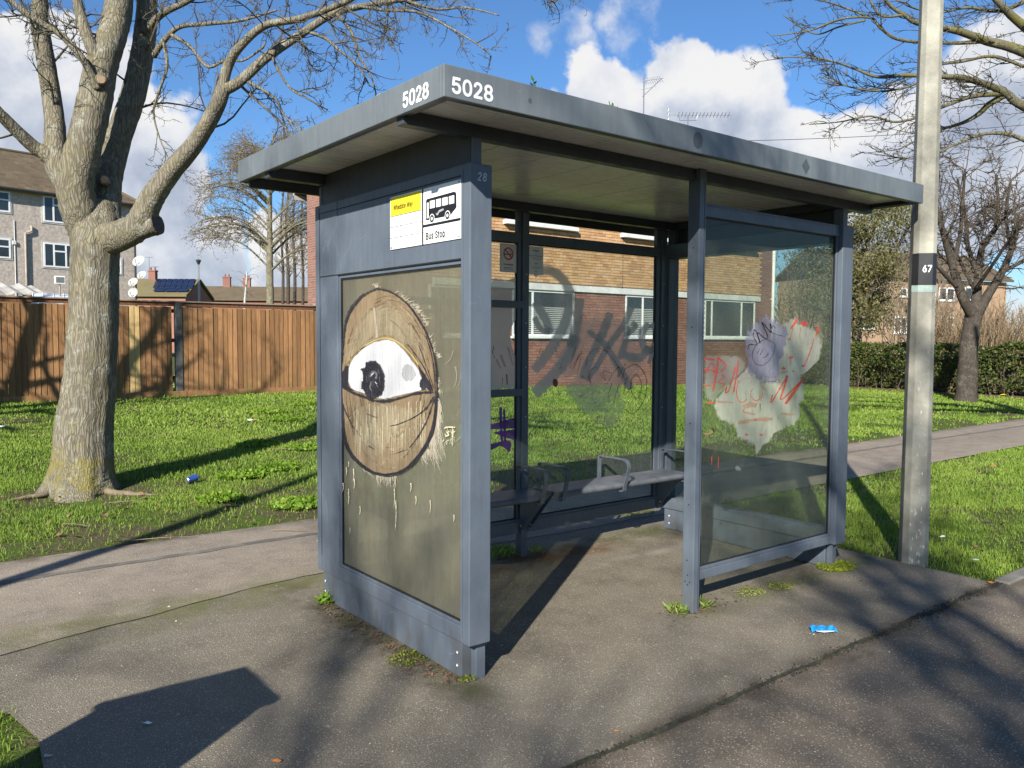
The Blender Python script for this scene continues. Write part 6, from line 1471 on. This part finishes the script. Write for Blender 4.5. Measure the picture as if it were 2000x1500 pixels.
# --- alder and thin trunks beyond the fence
AD = 36.; ab = at(527, 640, AD); ab[2] = .4; TA = Tree(19)
P, r_ = nodes([(529, 690, 17, 0), (528, 600, 15, 0), (527, 520, 13, 0), (527, 450, 10, 0), (528, 380, 7, 0), (530, 320, 5, 0), (533, 262, 2.5, 0)], AD); TA.bough(P, r_, 12, .03)
rg2 = np.random.default_rng(77)
for k in range(46):
    y = rg2.uniform(285, 535); s_ = 1 if rg2.random() < .5 else -1; wdt = np.interp(y, [260, 330, 430, 540], [40, 100, 140, 150])*rg2.uniform(.6, 1.05); dz = rg2.normal()*1.6
    x0 = 527; lst = [(x0, y, 4.5, 0), (x0+s_*wdt*.35, y-wdt*.32, 3.2, dz*.35), (x0+s_*wdt*.7, y-wdt*.42, 2.2, dz*.7), (x0+s_*wdt, y-wdt*.36, 1.2, dz)]
    Q, rq = nodes(lst, AD); TA.limb.tube(Q, rq, 6); TA.shoots(Q, rq, [(4.0, 1.2, .014, .7, .16, -.02, 6), (5.0, .5, .010, .8, .22, -.05, 4), (4., .22, .008, .8, .2, -.06, 3)], 0, .15)
rel(TA.limb, ab); rel(TA.twig, ab)
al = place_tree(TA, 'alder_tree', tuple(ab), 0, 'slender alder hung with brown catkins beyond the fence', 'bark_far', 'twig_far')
tips = np.array(TA.tips)-ab; n = 9000; P = tips[rg.integers(0, len(tips), n)]+rg.normal(size=(n, 3))*.10
b = MB(); leaves(b, P, .10, rg, .24); b.build('catkins', 'catkin', al)
for k, (px, D, w, top) in enumerate([(551, 47, 7, 250), (561, 49, 9, 300), (574, 46, 8, 270), (590, 48, 7, 310), (604, 47, 8, 290), (616, 50, 7, 300)]):
    p = at(px, 640, D); p[2] = .4; t = Tree(90+k)
    P, r_ = nodes([(px, 640, w, 0), (px+2, 540, w*.8, 0), (px-2, 440, w*.6, .2), (px+4, 350, w*.35, .3), (px+3, top, w*.12, .3)], D); t.bough(P, r_, 8, .02)
    t.shoots(P, r_, [(4.5, 1.9, .020, .6, .14, .03, 6), (4.5, .8, .014, .7, .2, .0, 4)], 0, .25); rel(t.limb, p); rel(t.twig, p)
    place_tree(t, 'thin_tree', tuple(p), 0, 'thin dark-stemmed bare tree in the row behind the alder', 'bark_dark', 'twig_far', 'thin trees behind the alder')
t = Tree(120); p = at(478, 640, 52); p[2] = .3
P, r_ = nodes([(477, 640, 5, 0), (478, 590, 4.5, 0), (481, 555, 4, 0), (482, 530, 2, 0)], 52); t.bough(P, r_, 8, .02); t.shoots(P, r_, [(9., 1.4, .012, .8, .2, -.12, 7), (5., .6, .008, .8, .2, -.15, 4)], 0, .55); rel(t.limb, p); rel(t.twig, p)
place_tree(t, 'birch_tree', tuple(p), 0, 'small drooping birch with a white stem in front of the far terrace', 'dish_white', 'twig_far')
thicket('green_bush', [np.array(at(px, 640, 44)) for px in (590, 600, 612)], 2.6, 30, 'twig_far', 'low tangled bush beside the brick flats beyond the fence', 44)

# ------------------------------------------------------------------ lamp posts
def lamp_post(loc, label, rz, group=None, stick=True):
    o = empty('lamp_post', loc, rz, label, 'lamp post', group)
    H = 7.5; prof = []
    def ring(z, w, c): return [(w-c, -w, z), (w, -w+c, z), (w, w-c, z), (w-c, w, z), (-w+c, w, z), (-w, w-c, z), (-w, -w+c, z), (-w+c, -w, z)]
    b = MB(); zs = np.linspace(-.3, H, 14); v = []
    for z in zs: w = np.interp(z, [-.3, 0, H], [.089, .087, .048]); v += ring(z, w, w*.42)
    n = len(zs); b.add(v, [(i_*8+k, i_*8+(k+1) % 8, (i_+1)*8+(k+1) % 8, (i_+1)*8+k) for i_ in range(n-1) for k in range(8)]); b.ng.append([(n-1)*8+k for k in range(8)])
    sh = b.build('shaft', 'lamp_concrete', o, bevel=.004)
    MB().tube([(0, 0, H-.1), (0, 0, H+.35), (.15, -.25, H+.55), (.30, -.9, H+.62)], .03, 8).build('bracket_arm', 'antenna_metal', o)
    MB().obox((.34, -1.15, H+.62), (.11, 0, 0), (0, .30, 0), (0, 0, .06)).build('lantern', 'pipe_grey', o, bevel=.03)
    return o, sh
LP = onz(1783, 1096); d = CAM-LP; rz = math.atan2(d[1], d[0])+math.pi/2+R(14)
lp, shf = lamp_post((LP[0], LP[1], 0), 'tall concrete lamp post with a black 67 label beside the shelter', rz)
# label bands wrapped round two faces, in the post's own frame (-y face looks at the viewer)
def face_pt(z, side):
    w = np.interp(z, [0, 7.5], [.087, .048])
    return w
def band(z0, z1, m, nm, off):
    b = MB(); v = []
    for z in (z0, z1):
        w = face_pt(z, 0)+off; c = w*.42; v += [(-w, -w+c, z), (-w+c, -w, z), (w-c, -w, z), (w, -w+c, z)]
    b.add(v, [(k, k+1, 4+k+1, 4+k) for k in range(3)]); return b.build(nm, m, lp)
zt = lambda py: float((lambda q: q[2])(CAM+ray(1797, py)*(np.dot(LP-CAM, CF)/1.0)))
z67a, z67b, zl = zt(560), zt(500), zt(573)
lb = band(z67a, z67b, 'label_black', 'number_label', .0012); band(zl, z67a-.001, 'label_green', 'small_label', .0012)
w = face_pt((z67a+z67b)/2, 0)+.0022
text('67', .088, (-.022, -w-.0006, (z67a+z67b)/2-.020), (1, 0, 0), (0, 0, 1), 'sign_white', lb, .0018, 'lamp_number', .80)
rg = np.random.default_rng(55); b = MB()
for k in range(46):
    z = rg.random()**1.9*1.3+.02; w = face_pt(z, 0)+.0008; x_ = rg.uniform(-w*.55, w*.55); sx = rg.uniform(.002, .007); sz = rg.uniform(.004, .022)
    pts = [(x_+sx*math.cos(t)*rg.uniform(.6, 1.2), -w, z+sz*math.sin(t)*rg.uniform(.6, 1.2)) for t in np.linspace(0, 2*math.pi, 8)[:-1]]; b.ngon(pts)
b.build('flaking_paint', 'flake', lp, kind='stuff')
lamp_post((-5.97, -.20, 0), 'concrete lamp post further along the verge whose shadow crosses the path', .4)
# roadside cabinet whose blunt shadow falls on the pad
cb = empty('roadside_cabinet', (-2.80, -.50, 0), 0, 'dark green roadside cabinet on the verge beside the pad', 'cabinet')
ch = 1.22; k0 = ch/math.tan(SUN_EL); ox, oy = k0*math.sin(SUN_AZ), k0*math.cos(SUN_AZ)
cb.location = (-1.02-ox, .60-oy, 0)
MB().box(-.29, .29, -.19, .19, .10, ch-.04).build('body', 'cabinet_green', cb, bevel=.008); MB().box(-.315, .315, -.215, .215, ch-.04, ch).build('lid', 'cabinet_green', cb, bevel=.012)
MB().box(-.27, .27, -.17, .17, 0, .10).build('plinth', 'kerb_concrete', cb); bx('door_handle', 'steel', cb, -.02, .02, -.205, -.19, .6, .72, .004); bx('door_gap', 'dark_gap', cb, -.003, .003, -.1915, -.188, .13, ch-.06, 0)

# ------------------------------------------------------------------ overhead wire, far lamp
a, c = at(1400, 276, 40.), at(2150, 228, 44.); P = [a*(1-t)+c*t+np.array([0, 0, -.25*4*t*(1-t)]) for t in np.linspace(0, 1, 20)]
tag(MB().tube(P, .014, 4).build('overhead_wire', 'gutter'), 'thin overhead wire crossing the sky behind the right-hand boughs', 'wire')
p = at(389, 590, 60.); p[2] = .3; zt_ = at(390, 516, 60.)[2]
fl_ = empty('far_street_lamp', tuple(p), 0, 'thin grey street lamp between the solar bungalow and the alder', 'street lamp')
MB().tube([(0, 0, 0), (0, 0, zt_-1.6)], .085, 8).tube([(0, 0, zt_-1.6), (0, 0, zt_-.3)], .05, 8).build('column', 'antenna_metal', fl_); MB().lathe([(.06, zt_-.35), (.20, zt_-.05), (.20, zt_), (.01, zt_+.05)], (0, 0, 0), 10).build('lantern', 'gutter', fl_)

# ------------------------------------------------------------------ litter
p = onz(1607, 1232); u1 = unit(np.array([CR[0], CR[1], 0])); u2 = unit(np.array([CF[0], CF[1], 0])); b = MB(); g6 = []
for j in range(4):
    for i_ in range(8):
        s_ = (i_/7-.5)*.135; t_ = (j/3-.5)*.085; g6.append(p+u1*(s_+.012*(j/3-.5))+u2*t_+np.array([0, 0, .008+.012*abs(math.sin(i_*1.3+j))+.006*math.sin(j*2.)]))
b.add(g6, [(j*8+i_, j*8+i_+1, (j+1)*8+i_+1, (j+1)*8+i_) for j in range(3) for i_ in range(7)])
wr = b.build('snack_wrapper', 'wrapper_blue', None); tag(wr, 'crumpled bright blue wrapper lying on the asphalt in front of the shelter', 'litter')
sol = wr.modifiers.new('thick', 'SOLIDIFY'); sol.thickness = .004
MB().ngon([q+np.array([0, 0, -.004]) for q in (g6[1], g6[6], g6[6]-u2*.012, g6[3]-u2*.016, g6[1]-u2*.010)]).build('torn_edge', 'wrapper_white', wr)
p = onlawn(375, 943); cn = empty('drinks_can', tuple(p+np.array([0, 0, .04])), 0, 'blue drinks can lying in the grass near the tree', 'can')
ax = unit(np.array([u1[0]*.5+u2[0]*.8, u1[1]*.5+u2[1]*.8, .15])); MB().tube([-ax*.055, ax*.055], .033, 16).build('body', 'can_blue', cn, smooth=False); MB().tube([-ax*.062, -ax*.0555], [.026, .032], 16).build('end', 'can_metal', cn); MB().tube([ax*.0555, ax*.062], [.032, .026], 16).build('end', 'can_metal', cn)
def scrap(px, py, s_, m, label, cat='litter', lawn=True, seed=0):
    r_ = np.random.default_rng(int(px*7+py)); p = (onlawn if lawn else onz)(px, py); n = 7; v = [p+u1*s_*math.cos(t)*r_.uniform(.6, 1.1)+u2*s_*.6*math.sin(t)*r_.uniform(.6, 1.1)+np.array([0, 0, (.045 if lawn else .006)+s_*.3*r_.random()]) for t in np.linspace(0, 2*math.pi, n+1)[:-1]]
    c = np.mean(v, axis=0)+np.array([0, 0, s_*.25]); b = MB(); b.add(v+[c], None, [(k, (k+1) % n, n) for k in range(n)]); return tag(b.build({'litter': 'litter_scrap', 'leaf': 'fallen_leaf'}[cat], m), label, cat)
scrap(489, 827, .06, 'wrapper_white', 'white scrap of litter with red in the lawn below the fence'); scrap(500, 826, .035, 'litter_red', 'small red scrap next to the white litter in the lawn')
scrap(2, 841, .07, 'wrapper_white', 'pale scrap of litter in the lawn left of the tree'); scrap(1961, 775, .12, 'sign_yellow', 'yellow scrap of litter at the foot of the hedge'); scrap(1870, 780, .09, 'wrapper_white', 'white scrap of litter beside the small tree')
scrap(1692, 951, .03, 'wrapper_white', 'white scrap in the grass between shelter and lamp post'); scrap(1840, 1060, .035, 'wrapper_white', 'white scrap in the grass right of the lamp post'); scrap(1940, 918, .04, 'litter_red', 'reddish scrap in the grass beside the right-hand path'); scrap(1905, 1107, .035, 'wrapper_white', 'white scrap on bare soil near the kerb')
for px, py, s_, m, lb in [(540, 1490, .022, 'leaf_orange', 'orange leaf on the asphalt near the cabinet shadow'), (1204, 1431, .013, 'leaf_orange', 'tiny orange leaf fragment beside the road joint'), (288, 1416, .022, 'notice_grey', 'pale leaf lying inside the blunt dark shadow on the pad'), (1935, 1140, .03, 'leaf_orange', 'yellow leaf at the end of the kerb'), (94, 1480, .02, 'flake', 'pale chip near the grass corner of the pad')]:
    scrap(px, py, s_, m, lb, 'leaf', False)
rg = np.random.default_rng(66); b = MB()
for k in range(420):
    x_ = rg.uniform(-2.2, 3.5); y_ = rg.uniform(-2.6, 3.4); s_ = rg.uniform(.0015, .005)*(2.2 if rg.random() < .06 else 1)
    c = np.array([x_, y_, .0015]); a0 = rg.uniform(0, 6.28); b.add([c+np.array([math.cos(a0+t)*s_*rg.uniform(.6, 1.2), math.sin(a0+t)*s_*.7, 0]) for t in (0, 1.3, 2.6, 3.9, 5.2)]+[c+np.array([0, 0, s_*.6])], None, [(k_, (k_+1) % 5, 5) for k_ in range(5)])
o = b.build('grit', 'flake'); o['kind'] = 'stuff'; tag(o, 'pale grit and tiny chips scattered over the asphalt', 'grit')
b = MB()
for k in range(900):
    x_ = rg.uniform(-3.5, 9); y_ = 3.6+abs(rg.normal())*1.6
    if rg.random() < .25: x_ = rg.uniform(3.7, 9); y_ = rg.uniform(-.7, 1.8)
    s_ = rg.uniform(.012, .035); z_ = gz(x_, y_)+rg.uniform(.0, .035); a0 = rg.uniform(0, 6.28); d1 = np.array([math.cos(a0), math.sin(a0), rg.normal()*.3])*s_; d2 = np.array([-math.sin(a0), math.cos(a0), rg.normal()*.3])*s_*.5; c = np.array([x_, y_, z_]); b.add([c-d1, c-d2, c+d1, c+d2], [(0, 1, 2, 3)])
o = b.build('dead_leaves', 'leaf_brown'); o['kind'] = 'stuff'; tag(o, 'scattered dead brown leaves in the grass', 'leaves')
b = MB()
for px, py, L in [(300, 1058, .55), (240, 985, .35), (565, 1040, .3), (560, 880, .4), (420, 880, .25), (150, 1030, .3), (1310, 900, .4)]:
    p = onlawn(px, py)+np.array([0, 0, .02]); a0 = rg.uniform(-.5, .5); d = unit(np.array([CR[0], CR[1], 0])*math.cos(a0)+np.array([CF[0], CF[1], 0])*math.sin(a0)); s1 = np.array([-d[1], d[0], 0])
    tag(MB().tube([p-d*L/2, p-d*L*.2+s1*.02, p+d*L*.15-s1*.015+np.array([0, 0, .01]), p+d*L/2], [.003, .004, .003, .0015], 6).build('fallen_twig', 'root_wood'), 'dry fallen twig lying by the path and lawn edge', 'twig', 'fallen twigs')
# broken piece of wood and sprigs on the shelter roof
p = onx(732, 184, RX0+.09); p[2] = RZ1-.012
o = MB().obox(p+np.array([0, 0, .030]), unit(np.array([.5, -.8, .35]))*.045, unit(np.array([.8, .5, .0]))*.02, np.array([-.1, .1, 1.])*.022).obox(p+np.array([.0, -.05, .018]), np.array([.012, -.045, .004]), np.array([.02, .01, 0]), np.array([0, 0, .012])).build('wood_fragment', 'wood_chunk'); tag(o, 'broken orange-brown wood fragment lying on the shelter roof edge', 'debris')
for k, (px, py) in enumerate([(1043, 158), (1195, 203)]):
    p = ony(px, py+12, RY0+.06); p[2] = RZ1-.012; leaf_clump('roof_weed', 'weed_leaf', p, .03, 26, .045, .03, ['tiny weed growing on the shelter roof edge near the number', 'tiny green sprig growing halfway along the shelter roof edge'][k], 'weed', None, .5, 200+k)

# leaf crumbs and grit gathered along the foot of the panel, posts and joints
b = MB()
for k in range(900):
    w_ = rg.random()
    if w_ < .55: x_ = .0-abs(rg.normal())*.07; y_ = rg.uniform(.05, 1.45)
    elif w_ < .75: x_ = rg.uniform(1.6, 3.3); y_ = rg.normal()*.08+.02
    elif w_ < .9: x_ = rg.uniform(.2, 3.0); y_ = 1.5+rg.normal()*.07
    else: x_ = 1.57+rg.normal()*.09; y_ = .04+rg.normal()*.07
    s_ = rg.uniform(.004, .013); a0 = rg.uniform(0, 6.28); d1 = np.array([math.cos(a0), math.sin(a0), rg.normal()*.25])*s_; d2 = np.array([-math.sin(a0), math.cos(a0), rg.normal()*.25])*s_*.55; c = np.array([x_, y_, .004+s_*.25]); b.add([c-d1, c-d2, c+d1, c+d2], [(0, 1, 2, 3)])
o = b.build('leaf_crumbs', 'leaf_litter'); o['kind'] = 'stuff'; tag(o, 'brown leaf crumbs and soil gathered along the foot of the shelter', 'debris')
